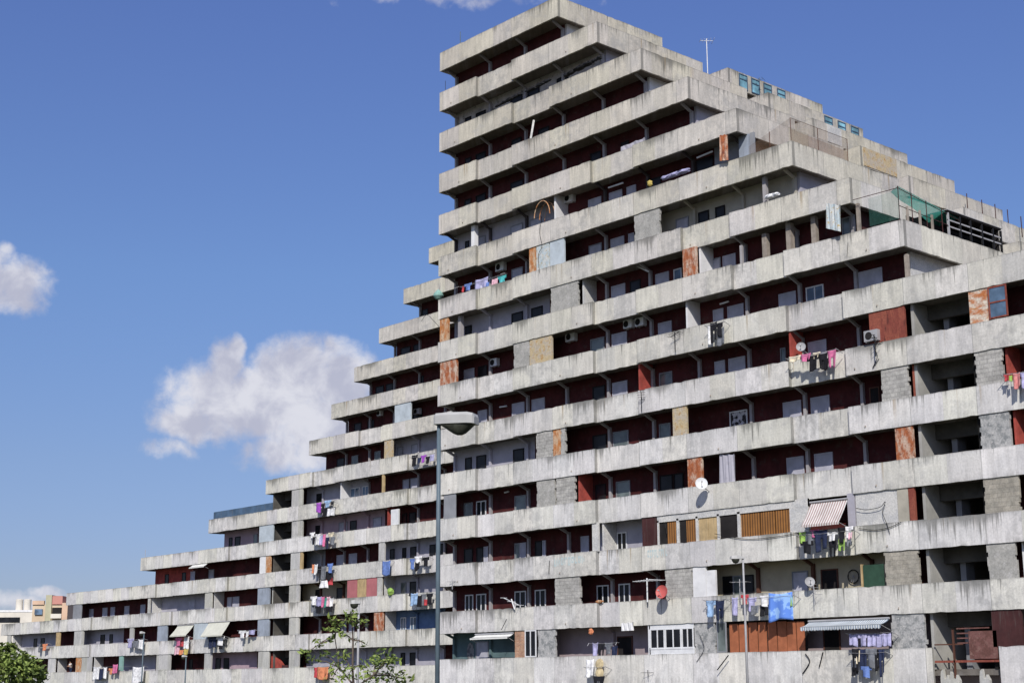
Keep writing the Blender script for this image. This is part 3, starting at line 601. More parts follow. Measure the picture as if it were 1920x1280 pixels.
for k, ys in ((0, (1.2, 2.6, 4.0, 5.6)), (1, (6.4, 8.0, 9.6))):           # stairhead windows in the stepped end
    for yy in ys:
        x0 = rxr[k]; z1 = top(k)-.12; z0 = z1-1.15; f = MB(); y1 = S+yy; y2 = y1+.95
        for a, b, c, e in ((y1, y1+.07, z0, z1), (y2-.07, y2, z0, z1), (y1+.07, y2-.07, z1-.07, z1), (y1+.07, y2-.07, z0, z0+.07), (y1+.07, y2-.07, z0+.72, z0+.79)): f.box(x0+.004, x0+.06, a, b, c, e)
        w = part(f, 'stair_window', 'bluepanel', rear); o = MB().box(x0+.005, x0+.03, y1+.075, y2-.075, z0+.075, z1-.075).build('pane', 'glass_teal'); o.parent = w
f = MB(); xa, xb = onY(396, 960, S).x, onY(506, 940, S).x; zt = top(9)
f.box(xa, xb, S+.3, S+.36, zt+.004, zt+.75); pr = tag(f.build('roof_screen', 'bluepanel'), 'dark blue sheet screen standing on the low roof parapet', 'screen')

# ------------------------------------------------------------------ things on and around the slabs
def onX(px, py, Xp):
    r = ray(px, py); return CAM + r*((Xp-CAM.x)/r.x)
# --- washing
def garment(kind, colour, pt, pb, Y, w, label, group, seed):
    """a piece of cloth hanging in folds below its line: outline by kind, two-sided with a hem"""
    rnd = random.Random(seed); h = max(.18, pt-pb[2]); x0 = pb[0]
    nx, nz = 10, 12
    ph, am, sk = rnd.uniform(0, 6), rnd.uniform(.03, .07), rnd.uniform(-.16, .16)
    def inside(u, v):                       # v from the line downwards
        if kind in ('towel', 'sheet', 'skirt'): return True
        if kind == 'shirt': return v < .34 or .2 < u < .8
        if kind == 'trousers': return v < .42 or not .40 < u < .60
        if kind == 'shorts': return v < .6 or not .42 < u < .58
        return True
    def pt3(i, j, side):
        u, v = i/nx, j/nz
        taper = 1.0
        if kind == 'trousers': taper = 1-.22*v
        if kind == 'skirt': taper = .7+.3*v
        if kind == 'towel': taper = 1-.08*v*rnd_t
        xx = x0+w*(.5+(u-.5)*taper)
        sag = .06*h*math.sin(math.pi*u) if kind in ('sheet', 'towel') else .03*h*math.sin(math.pi*u)
        hem = (.05*h*math.sin(5*u+ph)+sk*(u-.5)*h)*v
        yy = Y+am*math.sin(u*9+ph)*(.3+v)+side*.012-.05*v
        return (xx, yy, pt-sag*(1-v)-h*v+hem)
    rnd_t = rnd.uniform(0, 1.5)
    cells = {(i, j) for i in range(nx) for j in range(nz) if inside((i+.5)/nx, (j+.5)/nz)}
    mb = MB(); idx = {}
    def vi(i, j, s_):
        if (i, j, s_) not in idx: idx[(i, j, s_)] = len(mb.v); mb.v.append(pt3(i, j, s_))
        return idx[(i, j, s_)]
    for (i, j) in cells:
        mb.f.append((vi(i, j, 0), vi(i+1, j, 0), vi(i+1, j+1, 0), vi(i, j+1, 0))); mb.f.append((vi(i, j, 1), vi(i, j+1, 1), vi(i+1, j+1, 1), vi(i+1, j, 1)))
        for (a, b, ni, nj) in (((i, j), (i+1, j), i, j-1), ((i+1, j), (i+1, j+1), i+1, j), ((i+1, j+1), (i, j+1), i, j+1), ((i, j+1), (i, j), i-1, j)):
            if (ni, nj) not in cells: mb.f.append((vi(*a, 0), vi(*a, 1), vi(*b, 1), vi(*b, 0)))
    o = mb.build(kind if kind != 'sheet' else 'bed_sheet', 'cloth '+colour, None, True)
    return tag(o, label, {'sheet': 'bed sheet'}.get(kind, kind), group)
ORD = ['first', 'second', 'third', 'fourth', 'fifth', 'sixth', 'seventh', 'eighth', 'ninth', 'tenth', 'eleventh', 'twelfth', 'thirteenth', 'fourteenth']
GS = [0]
def laundry(place, Y, base, items, line=True):
    ox, oy, sc = base; pts = []
    items = sorted(items, key=lambda e: e[2]+e[3])
    for n, (colour, kind, a, b, c, d) in enumerate(items):
        GS[0] += 1
        yy = Y-.04*((n*2) % 3)
        A = onY(ox+a/sc, oy+c/sc, yy); B = onY(ox+b/sc, oy+c/sc, yy); Bt = onY(ox+(a+b)/2/sc, oy+d/sc, yy); At = onY(ox+(a+b)/2/sc, oy+c/sc, yy)
        ex = (B.x-A.x)*.06; garment(kind, colour, At.z, (A.x-ex, yy, Bt.z-.05), yy, B.x-A.x+2*ex, f'{colour} {kind} on line {place}, {ORD[n]} from left', f'washing on the line {place}', GS[0])
        pts.append((A.x, B.x, At.z))
    if line:
        x0 = min(p[0] for p in pts)-.12; x1 = max(p[1] for p in pts)+.12; z = sum(p[2] for p in pts)/len(pts)+.03
        y0 = 0.0 if Y < 3 else S
        t = thing('drying_rack', f'thin drying rack with strung lines {place}', 'drying rack', (x0, y0, z), 'drying racks outside the balconies')
        for xx in (x0, x1): part(MB().tube([(xx, y0-.002, z-.15), (xx, Y-.16, z+.02)], .018, 5), 'arm', 'greymetal', t)
        for q in range(3): part(MB().tube([(x0, Y-.12+.08*q, z), ((x0+x1)/2, Y-.12+.08*q, z-.04), (x1, Y-.12+.08*q, z)], .008, 4), 'line', 'greymetal', t)
c8 = (1340, 890, 3.283); c4 = (1340, 370, 3.283); c3 = (780, 370, 3.283); c7 = (780, 890, 3.283); c2b = (540, 680, 4); c3b = (540, 960, 4); c4b = (260, 960, 4); c5b = (0, 960, 4)
T, Sh, Tr = 'towel', 'shirt', 'trousers'
laundry('below the striped awning', -.42, c8, [('green', T, 520, 558, 350, 415), ('black', Sh, 532, 600, 405, 480), ('grey', Sh, 565, 612, 345, 420), ('pink', Sh, 590, 640, 335, 378), ('navy', Tr, 618, 690, 338, 460), ('white', Sh, 693, 752, 350, 402), ('black', Tr, 703, 748, 400, 495), ('black', Sh, 758, 802, 320, 410), ('green', 'shorts', 762, 800, 395, 460), ('white', Sh, 804, 850, 315, 380), ('pale pink', T, 824, 846, 352, 388), ('grey', 'shorts', 815, 842, 385, 430)])
laundry('above the orange curtains', -.42, c8, [('navy', Tr, 5, 48, 785, 872), ('lilac', T, 105, 140, 750, 860), ('red', Sh, 163, 205, 735, 792), ('lilac', Sh, 203, 255, 752, 832), ('white', Sh, 278, 330, 740, 802), ('black', 'shorts', 285, 325, 798, 860), ('blue patterned', 'sheet', 340, 468, 722, 888), ('green', T, 464, 482, 740, 800), ('grey', T, 225, 270, 800, 850)])
laundry('under the scalloped awning', -.40, c8, [('lilac', T, 830, 878, 975, 1045), ('lilac', Sh, 885, 940, 975, 1050), ('lilac', T, 944, 988, 975, 1048), ('lilac', T, 992, 1036, 975, 1050), ('lilac', T, 1040, 1082, 972, 1046)])
laundry('low beneath five lilac cloths', -.46, c8, [('black', Tr, 845, 885, 1065, 1200), ('cream', T, 872, 892, 1078, 1150), ('navy', T, 890, 932, 1065, 1190), ('grey', Sh, 930, 992, 1065, 1180), ('black', Tr, 985, 1012, 1070, 1190), ('navy', Tr, 1010, 1042, 1070, 1225), ('blue', Sh, 900, 962, 1175, 1240), ('black', T, 848, 880, 1180, 1225)])
laundry('beside a red partition fin', -.42, c4, [('cream', T, 460, 528, 975, 1003), ('pink', T, 530, 590, 962, 1003), ('black', Sh, 572, 640, 970, 1062), ('black', Tr, 640, 692, 958, 1055), ('pink', Tr, 695, 745, 938, 1042), ('cream', Sh, 606, 648, 953, 985), ('black', T, 660, 700, 990, 1055)])
laundry('beside the right-hand block pier', -.42, c4, [('red', Sh, 1780, 1815, 1085, 1125), ('green', T, 1812, 1830, 1095, 1125), ('salmon', T, 1836, 1876, 1078, 1170), ('lilac', Sh, 1880, 1920, 1075, 1170), ('salmon', Sh, 1924, 1970, 1072, 1150)])
laundry('beside hanging aerial frame', -.40, c3, [('white', T, 1795, 1822, 785, 900), ('black', Tr, 1812, 1850, 768, 885), ('black', Sh, 1846, 1885, 770, 850), ('grey', T, 1852, 1895, 800, 905)])
laundry('inside balcony left of light-blue panels', .55, c3, [('red', T, 283, 300, 545, 578), ('blue', Sh, 300, 340, 530, 572), ('lilac', T, 370, 440, 498, 560), ('white', T, 402, 425, 525, 562), ('blue', T, 424, 450, 522, 556), ('pale pink', T, 470, 500, 500, 536), ('turquoise', Sh, 503, 552, 483, 532)])
laundry('beside the two straw baskets', -.40, c7, [('white', T, 1050, 1092, 1132, 1236), ('black', Tr, 1092, 1160, 1236, 1300)])
laundry('in mauve balcony by white veranda', .3, c7, [('lilac', T, 1086, 1120, 1030, 1112), ('black', Tr, 1122, 1160, 1035, 1118), ('grey', Sh, 1162, 1205, 1030, 1100), ('navy', T, 1206, 1240, 1050, 1112)])
laundry('under the white plastered block', -.40, c7, [('light blue', Sh, 1788, 1842, 770, 865), ('navy', Tr, 1846, 1896, 770, 882)])
YR = S-.42
laundry('by rear stairs, highest of five', YR, c2b, [('purple', T, 215, 248, 1045, 1118), ('black', Sh, 250, 276, 1050, 1122), ('light blue', Sh, 276, 322, 1030, 1080), ('black', Tr, 320, 346, 1035, 1092), ('black', 'skirt', 268, 300, 1085, 1142), ('white', T, 300, 346, 1088, 1142)])
laundry('by rear stairs, second of five', YR, c3b, [('white', Sh, 165, 200, 150, 190), ('black', T, 185, 212, 180, 235), ('white', T, 210, 240, 160, 242), ('lilac', T, 236, 264, 170, 240), ('pink', T, 262, 285, 160, 250), ('navy', Sh, 285, 310, 185, 272), ('cream', Sh, 305, 342, 150, 210), ('grey', T, 318, 350, 180, 240)])
laundry('by rear stairs, middle of five', YR, c3b, [('orange', T, 180, 200, 388, 450), ('white', T, 200, 222, 388, 460), ('black', Tr, 222, 250, 400, 522), ('grey', T, 250, 286, 400, 500), ('blue', Sh, 298, 336, 382, 450), ('black', T, 288, 330, 440, 505), ('red', 'skirt', 285, 335, 490, 545), ('white', 'skirt', 245, 300, 510, 562)])
laundry('by rear stairs, fourth of five', YR, c3b, [('white', Sh, 170, 215, 628, 692), ('grey', T, 175, 206, 680, 742), ('lilac', T, 215, 250, 630, 702), ('pink', T, 252, 275, 630, 705), ('teal', T, 275, 292, 640, 708), ('pale pink', T, 292, 315, 630, 702), ('white', T, 313, 342, 640, 702), ('black', Sh, 205, 256, 698, 752), ('black', T, 290, 330, 702, 745)])
laundry('by rear stairs, lowest of five', YR, c3b, [('red', Sh, 195, 222, 1160, 1232), ('orange', T, 222, 300, 1155, 1247)])
laundry('alone on a rear parapet', YR, c3b, [('blue', T, 710, 766, 362, 466)])
laundry('under lilac rear balcony', YR, c3b, [('blue', Sh, 915, 950, 345, 422), ('white', Sh, 950, 1002, 328, 376), ('black', T, 955, 986, 370, 432), ('black', Sh, 1010, 1056, 335, 402)])
laundry('above blue rear balcony', YR, c3b, [('black', Sh, 910, 942, 605, 662), ('light blue', T, 925, 970, 605, 692), ('black', T, 975, 1001, 620, 702), ('grey', T, 1000, 1036, 610, 692), ('red', T, 1020, 1046, 650, 692), ('black', Sh, 1040, 1086, 605, 682)])
laundry('under the smaller cream awning', YR, c4b, [('pink', Sh, 280, 320, 935, 1002), ('red', T, 316, 345, 958, 1002), ('white', T, 345, 376, 930, 1022), ('pale pink', T, 275, 306, 1000, 1062), ('orange', T, 305, 336, 1030, 1062), ('yellow', T, 340, 371, 1020, 1062)])
laundry('under the larger cream awning', YR, c4b, [('navy', Tr, 530, 582, 930, 1012), ('white', Sh, 585, 642, 930, 992), ('black', Sh, 598, 642, 985, 1022)])
laundry('beside low grey-blue panel', YR, c4b, [('white', Sh, 755, 800, 885, 942), ('white', T, 808, 826, 890, 930), ('lilac', T, 830, 872, 880, 912)])
laundry('beside far thin lamp', YR, c5b, [('lilac', Sh, 960, 1002, 945, 1010), ('grey', T, 1000, 1040, 958, 1012), ('white', T, 1040, 1076, 950, 1022)])
laundry('at foot of low wing', YR, c5b, [('white', 'sheet', 705, 750, 1155, 1252), ('navy', T, 748, 775, 1168, 1250), ('white', T, 776, 801, 1158, 1242), ('orange', Sh, 818, 846, 1168, 1212), ('pink', T, 850, 882, 1138, 1202), ('white', 'sheet', 1000, 1076, 1155, 1275)])
laundry('on far left end balcony', YR, c5b, [('orange', Sh, 320, 356, 985, 1030), ('grey', T, 290, 306, 985, 1042), ])
laundry('on rear parapet by lamp head', YR, c2b, [('black', Sh, 930, 972, 690, 766), ('navy', T, 972, 1000, 708, 748), ('purple', Sh, 1000, 1036, 690, 742), ('black', Sh, 1035, 1070, 700, 748), ('lilac', T, 1066, 1096, 685, 732)])

# --- satellite dishes
def dish(px, py, dpx, Y, face, mat, label, wall_y):
    c = onY(px, py, Y); k = FPX/(c-CAM).dot(FWD); r = dpx/2/k
    d = Vector(face).normalized(); t = thing('satellite_dish', label, 'satellite dish', tuple(c), 'satellite dishes')
    prof = [(r*q, .35*r*q*q) for q in (0.001, .25, .5, .75, .9, 1)] + [(r*q, .35*r*q*q-.03) for q in (1, .75, .5, .25, .001)]
    part(MB().lathe(prof, c, d, 24), 'reflector', mat, t, smooth=False)
    part(MB().tube([c-d*.03, c-d*.12+Vector((0, .1, -.1)), Vector((c.x, wall_y-.002, c.z-.35))], .025, 6), 'mount', 'greymetal', t)
    part(MB().tube([c+Vector((0, 0, -r*.9))+d*.3*r, c+d*r*1.1], .015, 5), 'feed_arm', 'greymetal', t)
    part(MB().lathe([(.001, 0), (.045, 0), (.045, .1), (.001, .1)], c+d*r*1.08, d, 8), 'feed_horn', 'greymetal', t)
dish(1315, 907, 23, -.65, (.75, -.7, .25), 'whitemetal', 'white satellite dish jutting out in front of a rusty panel', 0)
dish(1242.5, 1109.5, 25, -.6, (.2, -1, .2), 'dishred', 'dull red satellite dish beside a concrete block infill', 0)
dish(1502, 651, 18, .5, (.5, -.8, .2), 'greymetal', 'dark round dish behind pink washing beside a red partition', 1.4)
dish(1518, 1091, 19, -.3, (.7, -.6, .3), 'greymetal', 'pale grey dish on a post right of the blue sheet', 0)
# --- air conditioners
def aircon(px, py, Yb, label, w=.82, h=.56, mat='whitemetal'):
    c = onY(px, py, Yb-.3); t = thing('air_conditioner', label, 'air conditioner', (c.x, Yb, c.z-h/2), 'air conditioners on the balcony walls')
    x0, x1, z0, z1 = c.x-w/2, c.x+w/2, c.z-h/2, c.z+h/2
    part(MB().box(x0, x1, Yb-.34, Yb-.05, z0, z1), 'casing', mat, t)
    part(MB().lathe([(.001, 0), (.2, 0), (.2, .012), (.001, .012)], (c.x-.12, Yb-.342, c.z), (0, -1, 0), 18), 'fan', 'dark', t)
    for xx in (x0+.1, x1-.1): part(MB().box(xx-.02, xx+.02, Yb-.32, Yb-.003, z0-.05, z0-.004), 'support', 'greymetal', t)
aircon(1066, 371, 1.4, 'white air conditioner on the red wall right of a white partition')
aircon(937, 500, 1.4, 'white air conditioner above the coloured washing inside the balcony')
aircon(1069, 631, 1.4, 'air conditioner on the dark wall right of a yellow panel')
aircon(1177, 607, 1.4, 'left unit of two adjoining air conditioners under a ceiling', .7, .5)
aircon(1199, 603, 1.4, 'right unit of two adjoining air conditioners under a ceiling', .7, .5)
aircon(926, 679, 1.4, 'grey air conditioner high on a red wall left of an infill panel', .6, .5)
aircon(1633, 629, .15, 'air conditioner hung at the parapet left of a dark rusty sheet', .8, .55, 'greymetal')
aircon(781, 771, S+1.4, 'small air conditioner on the rear block right of a pale-blue panel', .8, .5)
aircon(711, 774, S+1.4, 'tiny white unit on the rear block red wall left of a pale-blue panel', .6, .5)
# --- awnings
def awning(px0, px1, pyt, pyb, Y, out, mat, label, scallop=False):
    A = onY(px0, pyt, Y); B = onY(px1, pyt, Y); C = onY((px0+px1)/2, pyb, Y-out); 
    t = thing('awning', label, 'awning', (A.x, Y, A.z), 'awnings over the balconies')
    x0, x1, zt, zb = A.x, B.x, (A.z+B.z)/2, C.z
    m = MB(); n = 24
    def P_(i, v, s): return (x0+(x1-x0)*i/n, Y-.02-out*v, zt+(zb-zt)*v-.05*math.sin(math.pi*v)+s*.015)
    for i in range(n):
        for j in range(6):
            for s in (0, 1): m.face([P_(i, j/6, s), P_(i+1, j/6, s), P_(i+1, (j+1)/6, s), P_(i, (j+1)/6, s)])
    part(m, 'canvas', mat, t)
    v = MB()
    for i in range(n):
        d = .2 if scallop else .1
        if scallop: v.prism([(P_(i, 1, 0)[0], zb-.003), (P_(i+1, 1, 0)[0], zb-.003), (P_(i+1, 1, 0)[0], zb-d*.7), (P_(i+.5, 1, 0)[0], zb-d), (P_(i, 1, 0)[0], zb-d*.7)], 'y', Y-.02-out-.012, Y-.02-out)
        else: v.box(P_(i, 1, 0)[0], P_(i+1, 1, 0)[0], Y-.02-out-.01, Y-.02-out, zb-d, zb-.003)
    part(v, 'valance', mat, t)
    for xx in (x0-.02, x1+.02): part(MB().tube([(xx, Y-.01, zb-.25), (xx, Y-.02-out, zb-.01)], .016, 5), 'arm', 'greymetal', t)
    part(MB().tube([(x0-.04, Y-.06, zt+.05), (x1+.04, Y-.06, zt+.05)], .05, 8), 'roller', 'greymetal', t)
awning(1521, 1590, 940, 980, .1, .85, 'awning_stripe', 'red and white striped awning hung over a dark balcony')
awning(1518, 1668, 1163, 1172, .0, .75, 'awning_blue', 'pale scalloped awning with blue stripes above lilac washing', True)
awning(893, 963, 1189, 1194, .05, .5, 'awning_white', 'narrow white awning over the teal ground balcony')
awning(334, 364, 1172, 1190, S, .9, 'awning_cream', 'smaller of two cream awnings on the low wing')
awning(392, 432, 1166, 1190, S, .9, 'awning_cream', 'larger of two cream awnings on the low wing')
awning(363, 391, 1056, 1061, S+.2, .5, 'awning_white', 'short white awning over the bright red balcony of the low wing')
# --- antennas
def antenna(pxb, pyb, pyt, Y, label, els=5, boom=1.2, dx=(.9, .3, 0), r=.022, mat='greymetal', Xp=None, tilt=0):
    b = onY(pxb, pyb, Y) if Xp is None else onX(pxb, pyb, Xp); tpt = onY(pxb, pyt, Y) if Xp is None else onX(pxb, pyt, Xp)
    t = thing('television_antenna', label, 'antenna', tuple(b), 'antennas on roofs and parapets')
    q = Vector((b.x+tilt, b.y, tpt.z)); part(MB().tube([b, q], r, 6), 'mast', mat, t)
    if els:
        d = Vector(dx).normalized(); o = d.cross(Vector((0, 0, 1))); m = MB(); c = q-Vector((0, 0, .15)); m.tube([c-d*boom/2, c+d*boom/2], r*.6, 5)
        part(m, 'boom', mat, t)
        m = MB()
        for i in range(els):
            w = .28+.06*i; e = c-d*boom/2+d*boom*i/max(1, els-1); m.tube([e-o*w, e+o*w], r*.45, 4)
        part(m, 'elements', mat, t)
antenna(1327, 140, 72, 12, 'tall whitish aerial mast standing on the stepped roof against the sky', 5, .9, (.6, .8, 0), .032, 'whitemetal')
antenna(863, 84, 60, 2, 'thin dark aerial on the top left roof corner', 0, r=.03, mat='steel')
antenna(835, 172, 152, 1, 'very faint wire aerial at the sheer edge of the tall block', 0, r=.02)
antenna(1424, 152, 146, S+3, 'stubby aerial above the row of blue roof windows', 3, .6, r=.03, mat='steel')
for i, (px, a, b, w) in enumerate(((1815, 380, 362, 'leftmost'), (1843, 390, 374, 'second'), (1868, 400, 382, 'third'), (1892, 415, 392, 'fourth'), (1917, 425, 405, 'rightmost'))):
    antenna(px, a+20, b, S+6, f'thin rusty rod standing on the far right roof edge, {w} of five', 0, r=.03, mat='darkred')
antenna(272, 1046, 1030, S+1, 'thin aerial on the low bright red roof corner', 0, r=.03)
antenna(1214, 1128, 1083, -.25, 'pale aerial with horizontal boom beside the red dish', 7, 1.8, (1, -.1, 0), .04, 'whitemetal')
antenna(1398-10, 1085+40, 1085, -.2, 'short aerial near the navy trousers', 4, .9, r=.025)
antenna(965, 1142, 1122, -.15, 'bent white aerial sagging over the parapet', 3, 1.5, (1, 0, -.35), .04, 'whitemetal', tilt=-.3)
antenna(1266, 660, 622, -.3, 'tangled dark aerial hanging below an infill panel', 5, .7, (1, 0, .3), .03, 'black')
antenna(1203, 772, 735, -.3, 'dark aerial fanned out on the parapet under a red partition', 5, .6, (.3, -.5, .8), .025, 'black')
antenna(1642, 668, 630, -.35, 'crooked dark aerial frame under the wall of rusty sheet', 4, .6, (.4, -.2, -.8), .03, 'black')
antenna(1527, 1132, 1095, -.3, 'wire fan aerial beneath the pale grey dish', 5, .9, (.5, -.3, -.7), .02, 'greymetal')
antenna(1345, 1255, 1228, -.3, 'slanting dark pole leaning off the bottom parapet', 0, r=.03, mat='black', tilt=.8)
antenna(1215, 1270, 1255, -.2, 'small bent aerial low on the bottom parapet', 3, .6, r=.02, mat='black')
antenna(848, 1104, 1085, -.1, 'short aerial at the parapet corner beside the tall lamp', 2, .5, r=.025)
# --- hanging cables
def cable(pts, label, Y=-.06, r=.016):
    P_ = [onY(a, b, Y) for a, b in pts]
    if len(P_) > 2:                          # let it hang in curves through its points
        Q = []; e = [P_[0]]+P_+[P_[-1]]
        for i in range(1, len(e)-2):
            for q in range(6):
                u = q/6; Q.append(.5*((2*e[i])+(e[i+1]-e[i-1])*u+(2*e[i-1]-5*e[i]+4*e[i+1]-e[i+2])*u*u+(3*e[i]-e[i-1]-3*e[i+1]+e[i+2])*u**3))
        P_ = Q+[P_[-1]]
    m = MB(); m.tube(P_, r, 5); o = m.build('cable', 'black'); tag(o, label, 'cable', 'loose cables on the facade')
cable([(1013, 420), (1012, 438), (1016, 462), (1009, 480), (1012, 512)], 'long loose cable drooping over two parapets near the orange hoop')
cable([(1655, 640), (1640, 650), (1645, 668), (1636, 690), (1648, 672)], 'cable coil dangling below the rusty sheet')
cable([(1605, 952), (1625, 955), (1650, 950), (1660, 940), (1655, 960), (1664, 985), (1668, 1000)], 'grey cable looped across the big white panel')
cable([(1610, 990), (1640, 993), (1668, 988), (1690, 978)], 'cable sagging along the base of the big white panel')
cable([(1340, 1000), (1400, 1010), (1460, 1005), (1497, 998)], 'cable slung under the wooden shuttered veranda')
cable([(1510, 1225), (1518, 1240), (1505, 1262)], 'cable under the torn orange curtains', r=.03)
cable([(1543, 1222), (1536, 1250)], 'short cable left of the open parapet notch', r=.03)
cable([(1588, 480), (1590, 455)], 'rod below the blistered sheet panel', r=.012)
cable([(950, 1160), (940, 1180)], 'thin rod hanging under the bent white aerial', r=.02)
cable([(1312, 1190), (1320, 1215), (1306, 1240)], 'cable trailing beside a green-tinted window')
cable([(790, 602), (800, 590), (812, 600), (823, 612)], 'short wire stretched to the sheer block corner')
cable([(1030, 1050), (1029, 1075)], 'short cable below faded blue lettering', r=.02)
cable([(1247, 980), (1250, 1000)], 'short cable under the shuttered veranda left end', r=.02)

# --- loose things on the parapets
def hoop(px0, px1, pyb, pyt, label):
    A, B = onY(px0, pyb, .1), onY(px1, pyb, .1); zt = onY((px0+px1)/2, pyt, .1).z
    t = thing('awning_hoop', label, 'hoop', tuple(A)); 
    for q, yy in enumerate((.05, .5, .95)):
        pts = [((A.x+B.x)/2-(B.x-A.x)/2*math.cos(math.pi*i/12), yy, A.z+(zt-A.z)*math.sin(math.pi*i/12)) for i in range(13)]; part(MB().tube(pts, .03, 6), 'rib', 'rust_orange', t)
hoop(1003, 1032, 410, 377, 'rusty orange hoop frame on the balcony beside a white partition')
def plank(px0, py0, px1, py1, label):
    a, b = onY(px0, py0, .18), onY(px1, py1, .45); o = MB().tube([a, b], .09, 4).build('plank', 'plaster_white'); tag(o, label, 'plank')
plank(995, 262, 1001, 226, 'white plank leaning up in a high balcony')
def sheetover(px0, px1, pyt0, pyt1, pyb0, pyb1, Y, mat, label, cat, name):
    m = MB(); n = 8; r1, r2 = [], []
    for i in range(n+1):
        u = i/n; a = onY(px0+(px1-px0)*u, pyt0+(pyt1-pyt0)*u, Y); b = onY(px0+(px1-px0)*u, pyb0+(pyb1-pyb0)*u, Y); j = .03*math.sin(i*2.1)
        r1.append((a.x, a.y+j, a.z+.03*math.sin(i*1.7))); r2.append((b.x, b.y-j, b.z))
    for i in range(n):
        m.face([r1[i], r1[i+1], r2[i+1], r2[i]]); q = (0, .05, 0); sh = lambda p_: (p_[0], p_[1]+.05, p_[2])
        m.face([sh(r1[i]), sh(r2[i]), sh(r2[i+1]), sh(r1[i+1])]); m.face([r1[i], sh(r1[i]), sh(r1[i+1]), r1[i+1]])
    tag(m.build(name, mat), label, cat)
sheetover(1164, 1209, 276, 258, 285, 272, .3, 'lilac', 'white sheet draped inside a high balcony rail', 'sheet', 'dust_sheet')
sheetover(1165, 1187, 1168, 1166, 1182, 1181, .1, 'white', 'white box standing on the parapet beside a dark panel', 'box', 'white_box')
sheetover(1349, 1377, 852, 851, 908, 904, .12, 'cloth lilac_curtain' if False else 'curtain_lilac' if 'curtain_lilac' in MATS else 'lilac', 'pale lilac curtain hanging right of the white dish', 'curtain', 'curtain')
sheetover(1349, 1364, 254, 252, 302, 300, -.25, 'rust', 'rusty orange sheet sticking out over a high parapet', 'metal sheet', 'metal_sheet')
sheetover(1549, 1575, 381, 385, 428, 434, -.35, 'blue_peel', 'blistered white metal sheet fixed out from the parapet', 'metal sheet', 'metal_sheet')
def bundle(items, mat, px0, px1, py0, py1, Y, label, cat, name, seed):
    """crumpled heap along a rail: overlapping uneven lumps of different size"""
    rnd = random.Random(seed); m = MB(); w = abs(onY(px1, py1, Y).x-onY(px0, py0, Y).x)
    for i in range(items*3 if items > 1 else 1):
        u = rnd.random() if items > 1 else .5; c = onY(px0+(px1-px0)*u, py0+(py1-py0)*u, Y+rnd.uniform(-.05, .05)); r = (w/items*rnd.uniform(.25, .6)) if items > 1 else w*.5; hh = min(r*.75, .13) if items > 1 else r
        ex = rnd.uniform(1.0, 1.9) if items > 1 else 1; n = 9; rings = []
        for q in range(7):
            i0 = len(m.v)
            for g_ in range(n):
                rr = r*math.sin(math.pi*(q+.02)/6.04)*rnd.uniform(.7, 1.2); a_ = 2*math.pi*g_/n
                m.v.append((c.x+rr*ex*math.cos(a_), c.y+rr*math.sin(a_)*.8, c.z+(-hh*math.cos(math.pi*q/6)+rnd.uniform(-.1, .1)*hh)))
            rings.append(i0)
        for p_, q_ in zip(rings, rings[1:]):
            for g_ in range(n): m.f.append((p_+g_, p_+(g_+1) % n, q_+(g_+1) % n, q_+g_))
    tag(m.build(name, mat), label, cat)
bundle(5, 'cloth lilac', 1240, 1292, 336, 318, .25, 'lilac and grey bundle of bedding along a high parapet', 'bedding', 'bedding_bundle', 3)
bundle(1, 'cloth yellow', 1214, 1223, 345, 343, .2, 'small yellow bag beside the lilac bedding', 'bag', 'bag', 4)
bundle(8, 'black', 985, 1030, 172, 150, .3, 'black rags piled along the sooty second storey', 'rags', 'rag_pile', 5)
bundle(7, 'black', 930, 975, 200, 176, .3, 'shorter black rag pile left on the sooty second storey', 'rags', 'rag_pile', 6)
bundle(6, 'black', 1060, 1125, 142, 108, .3, 'black rags at the right end of the sooty second storey', 'rags', 'rag_pile', 8)
bundle(2, 'whitemetal', 1441, 1462, 369, 363, .25, 'white rag on the parapet below a cream balcony wall', 'rag', 'rag', 9)
bundle(1, 'cloth green', 727, 736, 1109, 1108, S-.1, 'green plastic bag on the rear parapet beside a splayed pier', 'bag', 'bag', 10)
bundle(1, 'cloth orange', 1104, 1112, 1184, 1182, -.05, 'orange pot on the parapet left of a white pier', 'pot', 'pot', 11)
bundle(3, 'rust_orange', 1118, 1133, 1128, 1126, .1, 'terracotta pots on the parapet left of the pale aerial', 'pots', 'flower_pots', 12)
for nm, py in (('upper', 1244), ('lower', 1261)):
    c = onY(1124, py, -.35); t = tag(MB().lathe([(.001, -.06), (.22, -.06), (.31, 0), (.22, .07), (.001, .10)], c, (0.1, -1, .1), 18).build('straw_basket', 'cloth beige'), f'{nm} of two round straw baskets hung on the bottom parapet', 'basket', 'straw baskets')
c = onY(822, 553, S-.2); t = thing('net_bag', 'pale green net bag hanging at the rear block near the sheer edge', 'bag', tuple(c)); part(MB().lathe([(.02, .5), (.18, .38), (.42, .1), (.45, -.1), (.25, -.35), (.02, -.42)], c, (0, 0, 1), 14), 'body', 'teal_panel', t); part(MB().tube([c+Vector((0, 0, .5)), c+Vector((0, .15, .9))], .02, 5), 'strap', 'greymetal', t)
